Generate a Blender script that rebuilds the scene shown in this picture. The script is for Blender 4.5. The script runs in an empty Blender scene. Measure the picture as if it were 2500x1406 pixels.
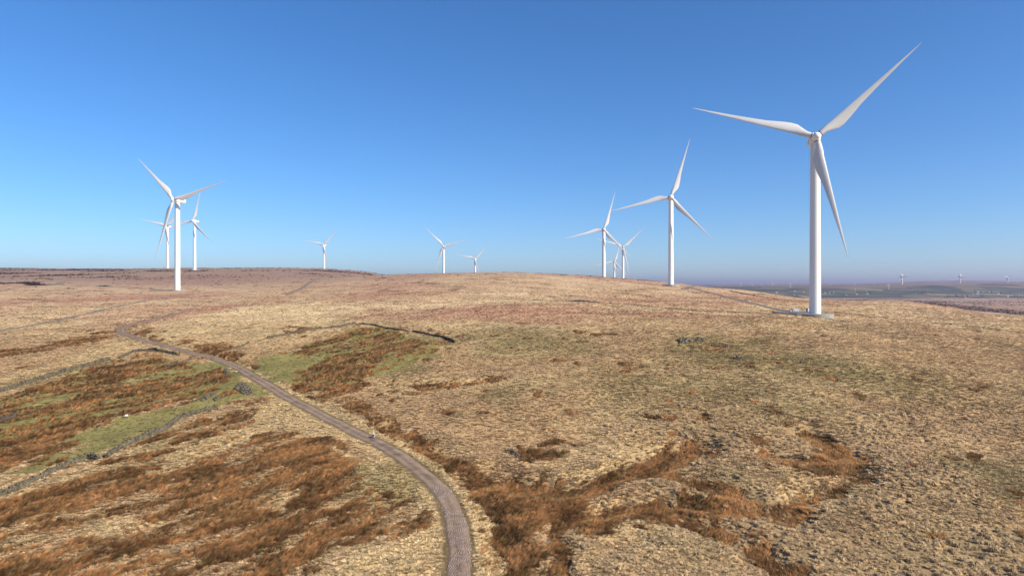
import bpy, bmesh, math, random
import numpy as np
from mathutils import Vector, Matrix

random.seed(11)
RNG = np.random.default_rng(11)
SC = bpy.context.scene
COL = SC.collection
R = math.radians

# ------------------------------------------------------------------ camera, sky, sun, exposure
FPX, CX, CY = 1667.0, 1250.0, 703.0            # focal length and centre of a 2500 x 1406 frame
cam_d = bpy.data.cameras.new('camera')
cam = bpy.data.objects.new('camera', cam_d); COL.objects.link(cam)
cam_d.sensor_width = 36.0
cam_d.lens = 36.0 * FPX / 2500.0
cam_d.clip_start = 0.5
cam_d.clip_end = 60000.0
cam.location = (0, 0, 0)
cam.rotation_euler = (R(90), 0, 0)
SC.camera = cam

SUN_BEARING, SUN_ELEV = 120.0, 32.5            # bearing clockwise from the view direction
world = bpy.data.worlds.new('World'); SC.world = world
world.use_nodes = True
wn = world.node_tree.nodes; wl = world.node_tree.links
for n in list(wn): wn.remove(n)
w_out = wn.new('ShaderNodeOutputWorld'); w_bg = wn.new('ShaderNodeBackground'); w_sky = wn.new('ShaderNodeTexSky')
w_sky.sky_type = 'NISHITA'; w_sky.sun_disc = False
w_sky.sun_elevation = R(SUN_ELEV); w_sky.sun_rotation = R(SUN_BEARING)
w_sky.altitude = 800.0; w_sky.air_density = 1.0; w_sky.dust_density = 0.0; w_sky.ozone_density = 8.5
w_bg.inputs['Strength'].default_value = 0.088
w_hs = wn.new('ShaderNodeHueSaturation'); w_hs.inputs['Saturation'].default_value = 1.10
wl.new(w_sky.outputs[0], w_hs.inputs['Color']); wl.new(w_hs.outputs[0], w_bg.inputs[0]); wl.new(w_bg.outputs[0], w_out.inputs[0])

sun_d = bpy.data.lights.new('sun', 'SUN'); sun = bpy.data.objects.new('sun', sun_d); COL.objects.link(sun)
sun_d.energy = 5.0; sun_d.angle = R(0.53); sun_d.color = (1.0, 0.90, 0.75)
sb, se = R(SUN_BEARING), R(SUN_ELEV)
sun_dir = Vector((math.sin(sb) * math.cos(se), math.cos(sb) * math.cos(se), math.sin(se)))
sun.rotation_euler = sun_dir.to_track_quat('Z', 'Y').to_euler()
sun.location = (200, -100, 300)

SC.view_settings.view_transform = 'Standard'
SC.view_settings.look = 'None'
SC.view_settings.exposure = 0.85
SC.view_settings.gamma = 1.0
SC.view_settings.use_curve_mapping = False
SC.render.engine = 'CYCLES'
SC.cycles.use_denoising = True
SC.cycles.max_bounces = 5
SC.cycles.diffuse_bounces = 3
SC.cycles.volume_bounces = 1
SC.cycles.transparent_max_bounces = 8

# ------------------------------------------------------------------ helpers
def tag(o, label=None, cat=None, group=None, kind=None):
    if label: o['label'] = label
    if cat: o['category'] = cat
    if group: o['group'] = group
    if kind: o['kind'] = kind
    return o

def empty(name, loc=(0, 0, 0), rz=0.0):
    o = bpy.data.objects.new(name, None); COL.objects.link(o)
    o.location = loc; o.rotation_euler = (0, 0, rz); o.empty_display_size = 0.5
    return o

def mesh_obj(name, me, mats=None, parent=None, link=True):
    o = bpy.data.objects.new(name, me)
    if link: COL.objects.link(o)
    if mats is not None and not me.materials:
        for m in (mats if isinstance(mats, (list, tuple)) else [mats]): me.materials.append(m)
    if parent: o.parent = parent
    return o

def smooth(me, angle=None):
    me.polygons.foreach_set('use_smooth', [True] * len(me.polygons))
    if angle is not None:
        try: me.set_sharp_from_angle(angle=R(angle))
        except Exception: pass
    me.update()

def bm_mesh(name, bm, sm=None):
    me = bpy.data.meshes.new(name); bm.to_mesh(me); bm.free()
    if sm is not None: smooth(me, sm)
    return me

def mesh_np(name, verts, quads, tris=None):
    me = bpy.data.meshes.new(name)
    verts = np.asarray(verts, np.float32)
    me.vertices.add(len(verts)); me.vertices.foreach_set('co', verts.ravel())
    idx = []; starts = []; tot = []
    n = 0
    if quads is not None and len(quads):
        q = np.asarray(quads, np.int32); idx.append(q.ravel()); starts.append(np.arange(len(q)) * 4); tot.append(np.full(len(q), 4)); n += len(q) * 4
    if tris is not None and len(tris):
        t = np.asarray(tris, np.int32); idx.append(t.ravel()); starts.append(n + np.arange(len(t)) * 3); tot.append(np.full(len(t), 3)); n += len(t) * 3
    idx = np.concatenate(idx).astype(np.int32); starts = np.concatenate(starts).astype(np.int32)
    me.loops.add(len(idx)); me.loops.foreach_set('vertex_index', idx)
    me.polygons.add(len(starts)); me.polygons.foreach_set('loop_start', starts)
    try: me.polygons.foreach_set('loop_total', np.concatenate(tot).astype(np.int32))
    except Exception: pass
    me.update(calc_edges=True); me.validate()
    return me

def add_box(bm, c, s, rot=None, taper=None):
    r = bmesh.ops.create_cube(bm, size=1.0)
    for v in r['verts']:
        k = 1.0
        if taper and v.co.z > 0: k = taper
        p = Vector((v.co.x * s[0] * k, v.co.y * s[1] * k, v.co.z * s[2]))
        if rot is not None: p = rot @ p
        v.co = p + Vector(c)
    return r['verts']

def add_tube(bm, p0, p1, r0, r1, seg=12, caps=True):
    p0, p1 = Vector(p0), Vector(p1)
    q = (p1 - p0).to_track_quat('Z', 'Y').to_matrix()
    a, b = [], []
    for i in range(seg):
        t = 2 * math.pi * i / seg
        d = q @ Vector((math.cos(t), math.sin(t), 0))
        a.append(bm.verts.new(p0 + d * r0)); b.append(bm.verts.new(p1 + d * r1))
    for i in range(seg):
        j = (i + 1) % seg
        bm.faces.new((a[i], a[j], b[j], b[i]))
    if caps:
        bm.faces.new(a[::-1]); bm.faces.new(b)

def add_lathe(bm, prof, seg=32, axis='Z'):
    rings = []
    for r, h in prof:
        ring = []
        for i in range(seg):
            t = 2 * math.pi * i / seg
            x, y = r * math.cos(t), r * math.sin(t)
            ring.append(bm.verts.new((x, y, h) if axis == 'Z' else (x, h, y)))
        rings.append(ring)
    for a, b in zip(rings, rings[1:]):
        for i in range(seg):
            j = (i + 1) % seg
            bm.faces.new((a[i], a[j], b[j], b[i]))
    bm.faces.new(rings[0][::-1]); bm.faces.new(rings[-1])
    bmesh.ops.recalc_face_normals(bm, faces=bm.faces)

# ------------------------------------------------------------------ numpy noise
_P = np.random.default_rng(5).random((256, 256)).astype(np.float64)
def vnoise(x, y, ox=0.0, oy=0.0):
    x = np.asarray(x, float) + ox; y = np.asarray(y, float) + oy
    xi = np.floor(x).astype(int); yi = np.floor(y).astype(int)
    fx = x - xi; fy = y - yi
    fx = fx * fx * (3 - 2 * fx); fy = fy * fy * (3 - 2 * fy)
    x0, x1, y0, y1 = xi & 255, (xi + 1) & 255, yi & 255, (yi + 1) & 255
    return ((_P[x0, y0] * (1 - fx) + _P[x1, y0] * fx) * (1 - fy) + (_P[x0, y1] * (1 - fx) + _P[x1, y1] * fx) * fy)
def fbm(x, y, oct=4, ox=0.0):
    s = 0.0; a = 0.5; t = 0.0
    for k in range(oct):
        s = s + a * vnoise(x * 2 ** k, y * 2 ** k, ox + 17.3 * k, ox * 0.7 + 9.1 * k); t += a; a *= 0.5
    return s / t                                 # 0..1, mean about 0.5
def sstep(a, b, x):
    t = np.clip((x - a) / (b - a), 0, 1); return t * t * (3 - 2 * t)

# ------------------------------------------------------------------ terrain height
# surveyed points: column, row in the frame and distance ahead in metres -> ground height
PTS = [
 (-420,1406,86),(-420,1150,122),(-420,980,178),(-420,870,250),(-420,790,370),(-420,735,560),(-420,705,800),(-420,680,1150),(-420,654,1750),
 (0,1406,86),(0,1200,113),(0,1040,158),(0,930,205),(0,850,270),(0,800,350),(0,750,500),(0,710,740),(0,685,1050),(0,668,1350),(0,654.5,1750),
 (240,697,846),
 (433,1406,87),(433,1200,114),(433,1050,152),(433,950,194),(433,860,250),(433,800,325),(433,755,460),(433,709.5,768),(433,690,1000),(433,672,1200),(433,660,1389),(433,655,1640),
 (790,1406,87),(790,1200,115),(790,1060,148),(790,900,212),(790,800,310),(790,745,460),(790,715,620),(790,690,850),(790,672,1150),(790,658,1600),
 (640,656,1640),(900,664,1500),
 (1000,1100,138),(1000,850,245),(1000,750,425),(1000,703,610),(1000,680,810),(1000,669,1000),
 (1250,1406,87),(1250,1150,126),(1250,1000,165),(1250,900,210),(1250,850,245),(1250,800,300),(1250,750,400),(1250,703,575),(1250,680,740),(1250,665,920),
 (1475,1406,87),(1475,1150,126),(1475,1000,165),(1475,850,245),(1475,760,380),(1475,720,540),(1475,695,720),(1475,676,900),
 (1638,1000,165),(1638,850,245),(1638,768,375),(1638,728,560),(1638,699,788),(1638,690,920),
 (1800,1150,126),(1800,770,380),(1800,735,540),(1800,706,760),
 (1990,1406,87),(1990,1150,126),(1990,1000,165),(1990,850,248),(1950,768,380),(2031,774,383),(1960,753,470),(1990,745,500),(1990,734.5,640),
 (2250,1406,88),(2250,1150,127),(2250,1000,168),(2250,850,255),(2250,795,350),(2250,762,470),(2250,738,650),
 (2500,1406,88),(2500,1150,128),(2500,1000,170),(2500,850,260),(2500,802,345),(2500,771,470),
 (2900,1406,89),(2900,1000,172),(2900,860,265),(2900,815,350),(2900,790,470),
]
P = [(u, v, y, -(v - CY) / FPX * y) for u, v, y in PTS]
def _w(u, y, z): P.append((u, CY - z / y * FPX, y, z))
# ground past the crests, and the low plateau to the right
for u, y, z in [(-420,2400,38),(0,2400,36),(433,2000,42),(433,2700,25),(790,2000,26),(790,2700,0),(1000,1350,12),(1000,1800,5),(1000,2700,-25),
                (1160,2250,-4),(1250,1300,8),(1250,2000,-5),(1250,2800,-35),(1475,1196,2),(1475,1675,0),(1500,2250,-13),(1638,1250,-6),(1638,1900,-22),(1638,2800,-42),
                (1800,1000,-8),(1800,1500,-32),(1800,2600,-46),(1990,860,-22),(1990,1300,-40),(1990,2000,-46),(1990,2800,-44),
                (2250,800,-22),(2250,1100,-36),(2250,1700,-42),(2250,2400,-44),(2250,2900,-42),(2500,620,-30),(2500,850,-39),(2500,1300,-41),(2500,2000,-44),(2500,2800,-42),
                (2900,700,-36),(2900,1300,-42),(2900,2600,-44)]:
    _w(u, y, z)
P = np.array(P)
CS = (P[:, 0] - CX) / FPX; CL = np.log(P[:, 2]) * 0.75; CT = P[:, 3] / P[:, 2]
def _tps(r2): return np.where(r2 > 1e-12, 0.5 * r2 * np.log(np.maximum(r2, 1e-12)), 0.0)
_n = len(CS)
_K = _tps((CS[:, None] - CS[None]) ** 2 + (CL[:, None] - CL[None]) ** 2) + np.eye(_n) * 2e-4
_Q = np.column_stack([np.ones(_n), CS, CL])
_A = np.block([[_K, _Q], [_Q.T, np.zeros((3, 3))]])
_sol = np.linalg.solve(_A, np.concatenate([CT, np.zeros(3)]))
_W, _C = _sol[:_n], _sol[_n:]

FY = np.array([0, 2000, 2900, 3300, 4100, 5150, 5500, 6600, 9000, 10000, 15000, 40000.])
FZ = np.array([-44, -44, -43, -52, -22, 30, 33, 2, 42, 44, 20, 0.])
def z_far(x, y):
    n1 = fbm(x / 1500.0, y / 1500.0, 4, 3.3) - 0.5
    yy = y + 500 * (fbm(x / 2600.0, y / 5000.0, 2, 8.1) - 0.5) * sstep(3000, 4200, y)
    top = np.clip((x - 3000) / 1300.0, -1, 0.5) * 18 * sstep(4000, 5200, y)
    top = top + 46 * np.exp(-((x / np.maximum(y, 1) - 0.66) / 0.13) ** 2) * sstep(7000, 9000, y)
    return np.interp(yy, FY, FZ) + top + n1 * 22 * sstep(2700, 4500, y) + (fbm(x / 480.0, y / 700.0, 3, 5.5) - 0.5) * 13 * sstep(2900, 3600, y)

def z_base(x, y):
    x = np.asarray(x, float); y = np.asarray(y, float)
    yc = np.maximum(y, 55.0)
    s = np.clip(x / yc, -1.02, 1.02); l = np.log(yc) * 0.75
    sh = s.shape; s = s.ravel(); l = l.ravel(); t = np.empty_like(s)
    for i in range(0, len(s), 20000):
        a = s[i:i + 20000, None] - CS[None]; b = l[i:i + 20000, None] - CL[None]
        t[i:i + 20000] = _tps(a * a + b * b) @ _W + _C[0] + _C[1] * s[i:i + 20000] + _C[2] * l[i:i + 20000]
    z = t.reshape(sh) * yc
    k = sstep(2300, 3000, y)
    z = z * (1 - k) + z_far(x, y) * k
    near = 1 - sstep(350, 900, y)
    z = z + (fbm(x / 38.0, y / 38.0, 3, 1.7) - 0.5) * (0.7 + 2.4 * near)
    z = z + (fbm(x / 9.0, y / 9.0, 3, 6.2) - 0.5) * 0.8 * near
    return z

_RY = np.exp(np.linspace(math.log(58), math.log(3000), 600))
def at(pts):
    """world x, y where the sight lines through frame points meet the ground"""
    out = []
    for u, v in pts:
        s = (u - CX) / FPX; m = (CY - v) / FPX
        d = z_base(s * _RY, _RY) - m * _RY
        hit = np.nonzero(d >= 0)[0]
        if len(hit):
            i = hit[0]
            if i == 0: y = _RY[0]
            else:
                f = d[i - 1] / (d[i - 1] - d[i]); y = _RY[i - 1] + f * (_RY[i] - _RY[i - 1])
        else:
            y = _RY[np.argmax(d / _RY)]
        out.append((s * y, y))
    return np.array(out)
def dense(pts, step=18.0):
    o = [pts[0]]
    for a, b in zip(pts, pts[1:]):
        n = max(1, int(math.hypot(b[0] - a[0], b[1] - a[1]) / step))
        for i in range(1, n + 1): o.append((a[0] + (b[0] - a[0]) * i / n, a[1] + (b[1] - a[1]) * i / n))
    return o
def spline(pts, n=10):
    p = [np.array(q, float) for q in pts]; p = [2 * p[0] - p[1]] + p + [2 * p[-1] - p[-2]]
    o = []
    for i in range(1, len(p) - 2):
        a, b, c, d = p[i - 1:i + 3]
        for k in range(n):
            t = k / n
            o.append(0.5 * ((2 * b) + (c - a) * t + (2 * a - 5 * b + 4 * c - d) * t * t + (3 * b - a - 3 * c + d) * t ** 3))
    o.append(p[-2]); return o
def resample(xy, step):
    xy = np.asarray(xy); d = np.concatenate([[0], np.cumsum(np.hypot(*np.diff(xy, axis=0).T))])
    t = np.arange(0, d[-1], step)
    return np.column_stack([np.interp(t, d, xy[:, 0]), np.interp(t, d, xy[:, 1])])
def line_dist(x, y, line, vals=None, reach=12.0):
    """distance to a polyline (and the value carried along it), only within reach"""
    D = np.full(x.shape, 1e9); V = np.zeros(x.shape); line = np.asarray(line)
    m = (x > line[:, 0].min() - reach) & (x < line[:, 0].max() + reach) & (y > line[:, 1].min() - reach) & (y < line[:, 1].max() + reach)
    ii = np.nonzero(m)[0]
    if not len(ii): return D, V
    X, Y = x[ii], y[ii]; d = np.full(X.shape, 1e9); vv = np.zeros(X.shape)
    for k in range(len(line) - 1):
        ax, ay = line[k]; bx, by = line[k + 1]
        sel = np.nonzero((X > min(ax, bx) - reach) & (X < max(ax, bx) + reach) & (Y > min(ay, by) - reach) & (Y < max(ay, by) + reach))[0]
        if not len(sel): continue
        ex, ey = bx - ax, by - ay; L = ex * ex + ey * ey + 1e-9
        t = np.clip(((X[sel] - ax) * ex + (Y[sel] - ay) * ey) / L, 0, 1)
        q = np.hypot(X[sel] - ax - t * ex, Y[sel] - ay - t * ey)
        b = q < d[sel]; w = sel[b]
        d[w] = q[b]
        if vals is not None: vv[w] = vals[k] + (vals[k + 1] - vals[k]) * t[b]
    D[ii] = d; V[ii] = vv
    return D, V
def in_poly(x, y, poly):
    r = np.zeros(x.shape, bool); poly = np.asarray(poly)
    m = (x >= poly[:, 0].min()) & (x <= poly[:, 0].max()) & (y >= poly[:, 1].min()) & (y <= poly[:, 1].max())
    ii = np.nonzero(m)[0]
    if not len(ii): return r
    X, Y = x[ii], y[ii]; c = np.zeros(X.shape, bool); j = len(poly) - 1
    for i in range(len(poly)):
        xi, yi = poly[i]; xj, yj = poly[j]
        with np.errstate(divide='ignore', invalid='ignore'):
            c ^= ((yi > Y) != (yj > Y)) & (X < (xj - xi) * (Y - yi) / (yj - yi + 1e-12) + xi)
        j = i
    r[ii] = c
    return r

# ------------------------------------------------------------------ road and tracks (centre lines)
ROAD_PX = [(1116,1470),(1118,1420),(1121,1380),(1122,1340),(1119,1300),(1110,1260),(1091,1217),(1060,1176),(1020,1141),(975,1110),(920,1080),(860,1050),(800,1020),
           (745,992),(700,967),(655,940),(615,916),(575,894),(530,876),(480,863),(430,851),(380,838),(335,825),(303,814),(291,806),(304,797),(340,787),(390,775),(440,762),(480,750)]
ROAD = resample(at(spline(ROAD_PX, 6)), 1.6)
def smooth_line(a, k):
    w = np.ones(2 * k + 1) / (2 * k + 1)
    b = np.column_stack([np.convolve(np.pad(a[:, i], k, mode='edge'), w, 'valid') for i in (0, 1)])
    return b
ROAD = smooth_line(ROAD, 4)
ROAD_Z = np.convolve(np.pad(z_base(ROAD[:, 0], ROAD[:, 1]), 8, mode='edge'), np.ones(17) / 17, 'valid')
ROAD_HW = 1.85
UPPER = smooth_line(resample(at(spline([(690,719),(700,717),(718,711),(736,704),(750,694),(764,685),(775,681),(790,678)], 6)), 6.0), 2)
UPPER_Z = np.convolve(np.pad(z_base(UPPER[:, 0], UPPER[:, 1]), 3, mode='edge'), np.ones(7) / 7, 'valid')
TRK_L = smooth_line(resample(at(spline([(-80,824),(0,808),(130,784),(250,757),(350,735),(450,720),(500,714.5),(538,711),(546,709.3)], 6)), 5.0), 2)
TRK_LZ = np.convolve(np.pad(z_base(TRK_L[:, 0], TRK_L[:, 1]), 4, mode='edge'), np.ones(9) / 9, 'valid')
TRK_R = smooth_line(resample(at(spline([(1680,701),(1720,711),(1780,726),(1830,739),(1880,751),(1915,758.5),(1932,761)], 6)), 4.0), 2)
TRK_RZ = np.convolve(np.pad(z_base(TRK_R[:, 0], TRK_R[:, 1]), 4, mode='edge'), np.ones(9) / 9, 'valid')
TRK_S = smooth_line(resample(at(spline([(1965,769),(2000,774.5),(2040,781),(2095,789)], 6)), 3.0), 2)
TRK_SZ = np.convolve(np.pad(z_base(TRK_S[:, 0], TRK_S[:, 1]), 4, mode='edge'), np.ones(9) / 9, 'valid')
LINES = [(ROAD, ROAD_Z, ROAD_HW), (UPPER, UPPER_Z, 3.0), (TRK_L, TRK_LZ, 1.5), (TRK_R, TRK_RZ, 2.4), (TRK_S, TRK_SZ, 1.1)]

# ------------------------------------------------------------------ turbines: where they stand
# tower column, distance, hub row, yaw, blade angle
TURB = [
 ('T1', 1990, 385, 340, 18, 42), ('T2', 1638, 788, 483, 13, 72), ('TL', 433, 768, 489, 14, 15),
 ('T3', 1474, 1196, 561, 6, 73), ('T4', 1521, 1675, 603, 6, 42), ('T5', 1500, 2250, 639, 6, 72),
 ('T6', 1083, 1800, 601, 6, 14), ('T7', 1160, 2250, 632, 6, 46), ('T8', 791, 2000, 598, 8, 47),
 ('T9', 409, 1605, 553, 8, 44), ('T10', 475, 1385, 540, 10, 76)]
TPOS = {n: ((u - CX) / FPX * y, y) for n, u, y, *_ in TURB}
PAD1_Z = float(-(765.8 - CY) / FPX * 385)
# flat hardstanding behind the nearest turbine
PAD1 = np.array([(TPOS['T1'][0] + a, TPOS['T1'][1] + b) for a, b in [(-12, -4), (-14, 4), (-13, 22), (-8, 44), (13, 44), (9.5, 6), (4, -4)]])

# ------------------------------------------------------------------ ground cover: what grows where
def poly(px): return at(dense(px, 22))
RUSH_P = [  # cover, outline
 (.55, [(0,1230),(110,1195),(240,1165),(340,1130),(520,1088),(660,1062),(760,1072),(850,1100),(890,1165),(1025,1212),(1042,1285),(930,1325),(800,1345),(690,1420),(-60,1440)]),
 (.50, [(-60,985),(120,930),(270,893),(420,872),(480,880),(505,905),(560,900),(540,945),(500,965),(430,985),(320,1010),(200,1050),(130,1095),(-60,1165)]),
 (.6, [(-60,1080),(100,1045),(230,1020),(160,1090),(110,1125),(-60,1170)]),
 (.35, [(60,1210),(250,1120),(440,1040),(560,1000),(640,985),(600,1030),(460,1090),(300,1150),(120,1200)]),
 (.75, [(200,905),(330,868),(420,866),(400,880),(250,915)]),
 (.70, [(440,846),(520,838),(570,858),(600,870),(640,905),(600,905),(550,880),(480,862)]),
 (.60, [(705,945),(750,895),(830,868),(880,840),(940,806),(1010,818),(1050,832),(1000,852),(940,866),(925,890),(890,915),(900,932),(850,962),(770,978),(720,965)]),
 (.34, [(700,868),(760,842),(840,800),(930,800),(1110,840),(1050,872),(930,900),(800,905)]),
 (.5, [(690,860),(780,835),(850,820),(830,850),(740,875)]),
 (.62, [(720,962),(860,955),(900,985),(960,1010),(1010,1060),(960,1075),(900,1030),(820,990),(745,985)]),
 (1.05, [(955,1045),(1010,1058),(1080,1100),(1150,1125),(1220,1150),(1300,1175),(1400,1175),(1500,1150),(1580,1125),(1660,1100),(1700,1075),(1730,1085),(1700,1110),(1600,1150),(1500,1180),(1400,1210),(1360,1260),(1320,1310),(1300,1360),(1280,1440),(1215,1440),(1222,1380),(1205,1290),(1178,1200),(1140,1160),(1080,1120)]),
 (1.05, [(1980,1048),(2030,1060),(2085,1090),(2095,1125),(2060,1145),(1985,1140),(1900,1120),(1885,1107),(1960,1112),(2020,1120),(2020,1090),(1985,1070)]),
 (1.05, [(1700,1172),(1760,1188),(1830,1208),(1825,1222),(1750,1215),(1700,1195)]),
 (1.05, [(1395,1252),(1500,1235),(1615,1212),(1622,1226),(1500,1256),(1400,1268)]),
 (1.05, [(1808,1322),(1850,1325),(1880,1355),(1860,1368),(1820,1350)]), (1.05, [(1890,1372),(1935,1380),(1940,1420),(1900,1420)]),
 (.6, [(1255,1092),(1360,1098),(1350,1125),(1260,1118)]), (1.05, [(970,930),(1060,938),(1200,922),(1195,934),(1080,948),(990,942)]),
 (1.05, [(1570,1008),(1650,1012),(1645,1020),(1575,1018)]), (1.05, [(1650,1165),(1560,1160),(1590,1140),(1640,1150)]),
 (.55, [(-60,862),(120,838),(300,800),(270,830),(150,850),(-60,880)]), (.5, [(300,792),(330,790),(380,818),(470,840),(440,845),(340,815)]),
 (.7, [(700,795),(760,800),(735,815),(700,812)]),
 (.6, [(560,985),(650,968),(662,972),(600,1000)]),
]
CLUMPS = [(1187,848,9),(1315,848,10),(1748,855,16),(1878,853,9),(1630,857,10),(1810,888,18),(1830,890,14),(1965,909,14),(2000,913,8),(2040,922,18),(2105,921,7),
          (1895,957,12),(2100,966,12),(1850,980,10),(1849,992,10),(1636,980,8),(1838,965,8),(1672,902,8),(1655,889,8),(1720,848,8),(1930,1040,12),(1985,1240,10),(1480,1290,12),
          (1575,1278,14),(2330,1120,8),(1710,1020,10),(1365,1110,10),(1430,1200,12),(560,1075,10),(980,980,8),(1160,930,9),(1600,1000,8),(1870,1075,9),(1640,1230,12),
          (2460,1196,14),(1110,812,7),(1030,800,9),(980,797,8),(1090,818,10),(1070,815,7),(940,792,6)]
GREEN_P = [
 (1.0, [(30,1160),(130,1085),(290,1022),(440,990),(560,955),(610,965),(545,992),(470,1012),(320,1075),(200,1118),(110,1152)]),
 (.96, [(430,975),(520,900),(560,892),(640,950),(660,965),(600,970),(540,962),(500,980)]),
 (1.0, [(602,902),(640,875),(720,855),(850,802),(920,796),(1108,838),(1060,872),(930,918),(820,950),(720,945),(650,915)]),
 (.92, [(1600,852),(1640,828),(1740,820),(1830,842),(1800,880),(1700,885)]),
 (.9, [(1595,850),(1640,825),(1740,818),(1900,850),(2060,880),(2300,915),(2420,945),(2380,975),(2120,960),(1950,925),(1720,895),(1610,872)]),
 (.85, [(1130,810),(1230,795),(1380,805),(1480,840),(1450,880),(1250,860),(1150,840)]),
 (.7, [(1380,900),(1600,890),(1900,935),(2050,990),(1900,1040),(1600,1000),(1400,960)]),
 (.55, [(-60,1010),(60,985),(160,955),(150,975),(60,1010),(-60,1050)]),
 (.9, [(1590,1195),(1700,1200),(1830,1228),(2000,1215),(2090,1150),(2110,1170),(2040,1230),(1960,1270),(1800,1275),(1680,1240)]),
 (.55, [(1950,1330),(2150,1290),(2350,1290),(2540,1350),(2540,1430),(2100,1430)]),
 (.4, [(230,1160),(330,1110),(480,1065),(600,1010),(650,1020),(520,1100),(380,1140),(260,1200)]),
 (.35, [(400,1420),(520,1370),(800,1350),(840,1360),(780,1420)]), (.96, [(-60,1000),(200,905),(400,872),(540,890),(520,950),(300,1000),(180,1040),(-60,1130)]),
]
PALE_P = [  # bright straw streaks
 (1.0, [(350,1165),(430,1110),(560,1075),(640,1045),(620,1070),(500,1120),(390,1165)]),
 (1.0, [(615,1245),(680,1205),(745,1195),(730,1222),(660,1258)]), (.9, [(180,1310),(270,1275),(420,1262),(400,1285),(260,1310)]),
 (1.0, [(775,1420),(840,1380),(930,1330),(1045,1290),(1075,1230),(1095,1300),(1088,1350),(1080,1420)]),
 (1.0, [(790,1090),(900,1120),(1000,1175),(1050,1235),(1040,1240),(960,1200),(860,1150)]),
 (.9, [(560,1060),(660,970),(720,990),(860,1065),(820,1080),(700,1060),(620,1065)]),
 (1.0, [(1150,1215),(1165,1250),(1172,1320),(1170,1420),(1215,1420),(1218,1340),(1200,1270),(1175,1215)]),
 (.8, [(760,985),(860,1030),(960,1085),(1060,1140),(1130,1180),(1110,1150),(1010,1085),(900,1035)]),
 (.5, [(1380,1420),(1400,1270),(1620,1240),(1780,1300),(1800,1420)]), (.6, [(1300,1130),(1500,1080),(1640,1090),(1480,1150),(1350,1165)]),
 (.7, [(340,800),(450,775),(700,745),(900,745),(820,790),(620,830),(480,840),(380,820)]), (.8, [(-60,940),(150,880),(290,830),(400,850),(300,862),(120,905),(-60,965)]),
]
RED_P = [(.8, [(750,765),(1000,738),(1300,742),(1700,765),(1900,775),(1800,800),(1500,800),(1150,785),(900,778)]),
         (.6, [(-60,850),(120,830),(330,785),(560,738),(760,715),(700,735),(480,765),(300,800),(100,845)]),
         (.5, [(850,712),(1200,712),(1200,735),(850,735)]), (.5, [(100,735),(400,712),(560,712),(450,735),(200,752)])]
RUSH_W = [(c, poly(p)) for c, p in RUSH_P]; GREEN_W = [(c, poly(p)) for c, p in GREEN_P]
PALE_W = [(c, poly(p)) for c, p in PALE_P]; RED_W = [(c, poly(p)) for c, p in RED_P]
CLUMP_W = [(*at([(u, v)])[0], r) for u, v, r in CLUMPS]
CLUMP_W = [(x, y, max(0.9, r * y / FPX * 0.9)) for x, y, r in CLUMP_W]
PEAT_W = [(at(dense(p, 25)), w) for p, w in [
 ([(2235,736),(2300,746),(2370,756),(2440,763),(2510,770)], 5.0), ([(2180,752),(2260,755),(2330,762)], 2.2), ([(2240,758),(2330,766)], 1.5),
 ([(2030,760),(2110,771),(2230,782),(2350,794),(2480,808)], 2.0), ([(1780,710),(1850,722),(1920,733)], 2.5), ([(1230,664.8),(1300,666),(1400,670),(1500,679),(1600,686),(1700,695)], 5.0),
 ([(2060,739),(2110,743)], 2.5), ([(2210,1005),(2260,1080),(2300,1140),(2350,1200),(2390,1255)], .2), ([(2190,1165),(2215,1215),(2260,1240)], .18), ([(1990,802),(2035,832)], .7),
 ([(0,692),(60,688),(90,696)], 14.0), ([(1580,812),(1610,814)], .8)]]

PEAT_SLOPE = [at(dense(p, 20)) for p in [[(2245,735.8),(2330,743.5),(2420,752),(2510,760.5),(2510,769.5),(2420,761),(2330,750.5),(2265,740)]]]
GULLY = [(at(dense(p, 14)), w, dp) for p, w, dp in [
 ([(1180,1165),(1300,1185),(1400,1185),(1550,1145),(1705,1085)], 4.0, 1.3), ([(1400,1262),(1620,1222),(1750,1232),(1900,1245),(2060,1172),(2092,1140),(2040,1090),(1985,1055)], 3.6, 1.2),
 ([(1640,1155),(1760,1190),(1830,1215)], 2.5, .8), ([(1620,1250),(1780,1300),(1850,1345),(1930,1400)], 3.2, 1.1), ([(1890,1110),(2000,1132),(2090,1140)], 2.2, .7),
 ([(1362,1430),(1362,1290),(1400,1230)], 1.6, .6), ([(1205,1420),(1200,1300),(1165,1200),(1060,1110),(960,1045)], 3.0, .8), ([(965,934),(1060,940),(1200,926)], 2.5, .8),
 ([(2210,1005),(2260,1080),(2300,1140),(2350,1200),(2400,1265)], 0.6, .16), ([(2190,1165),(2215,1215),(2270,1250)], .5, .14), ([(1700,1010),(1780,1060),(1850,1075)], 2.0, .5), ([(1430,1420),(1520,1330),(1600,1300)], 1.6, .3)]]
D1 = np.array([0.55, 0.835]); D2 = np.array([-0.835, 0.55])     # the grain of the ground, set by the wind
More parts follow.
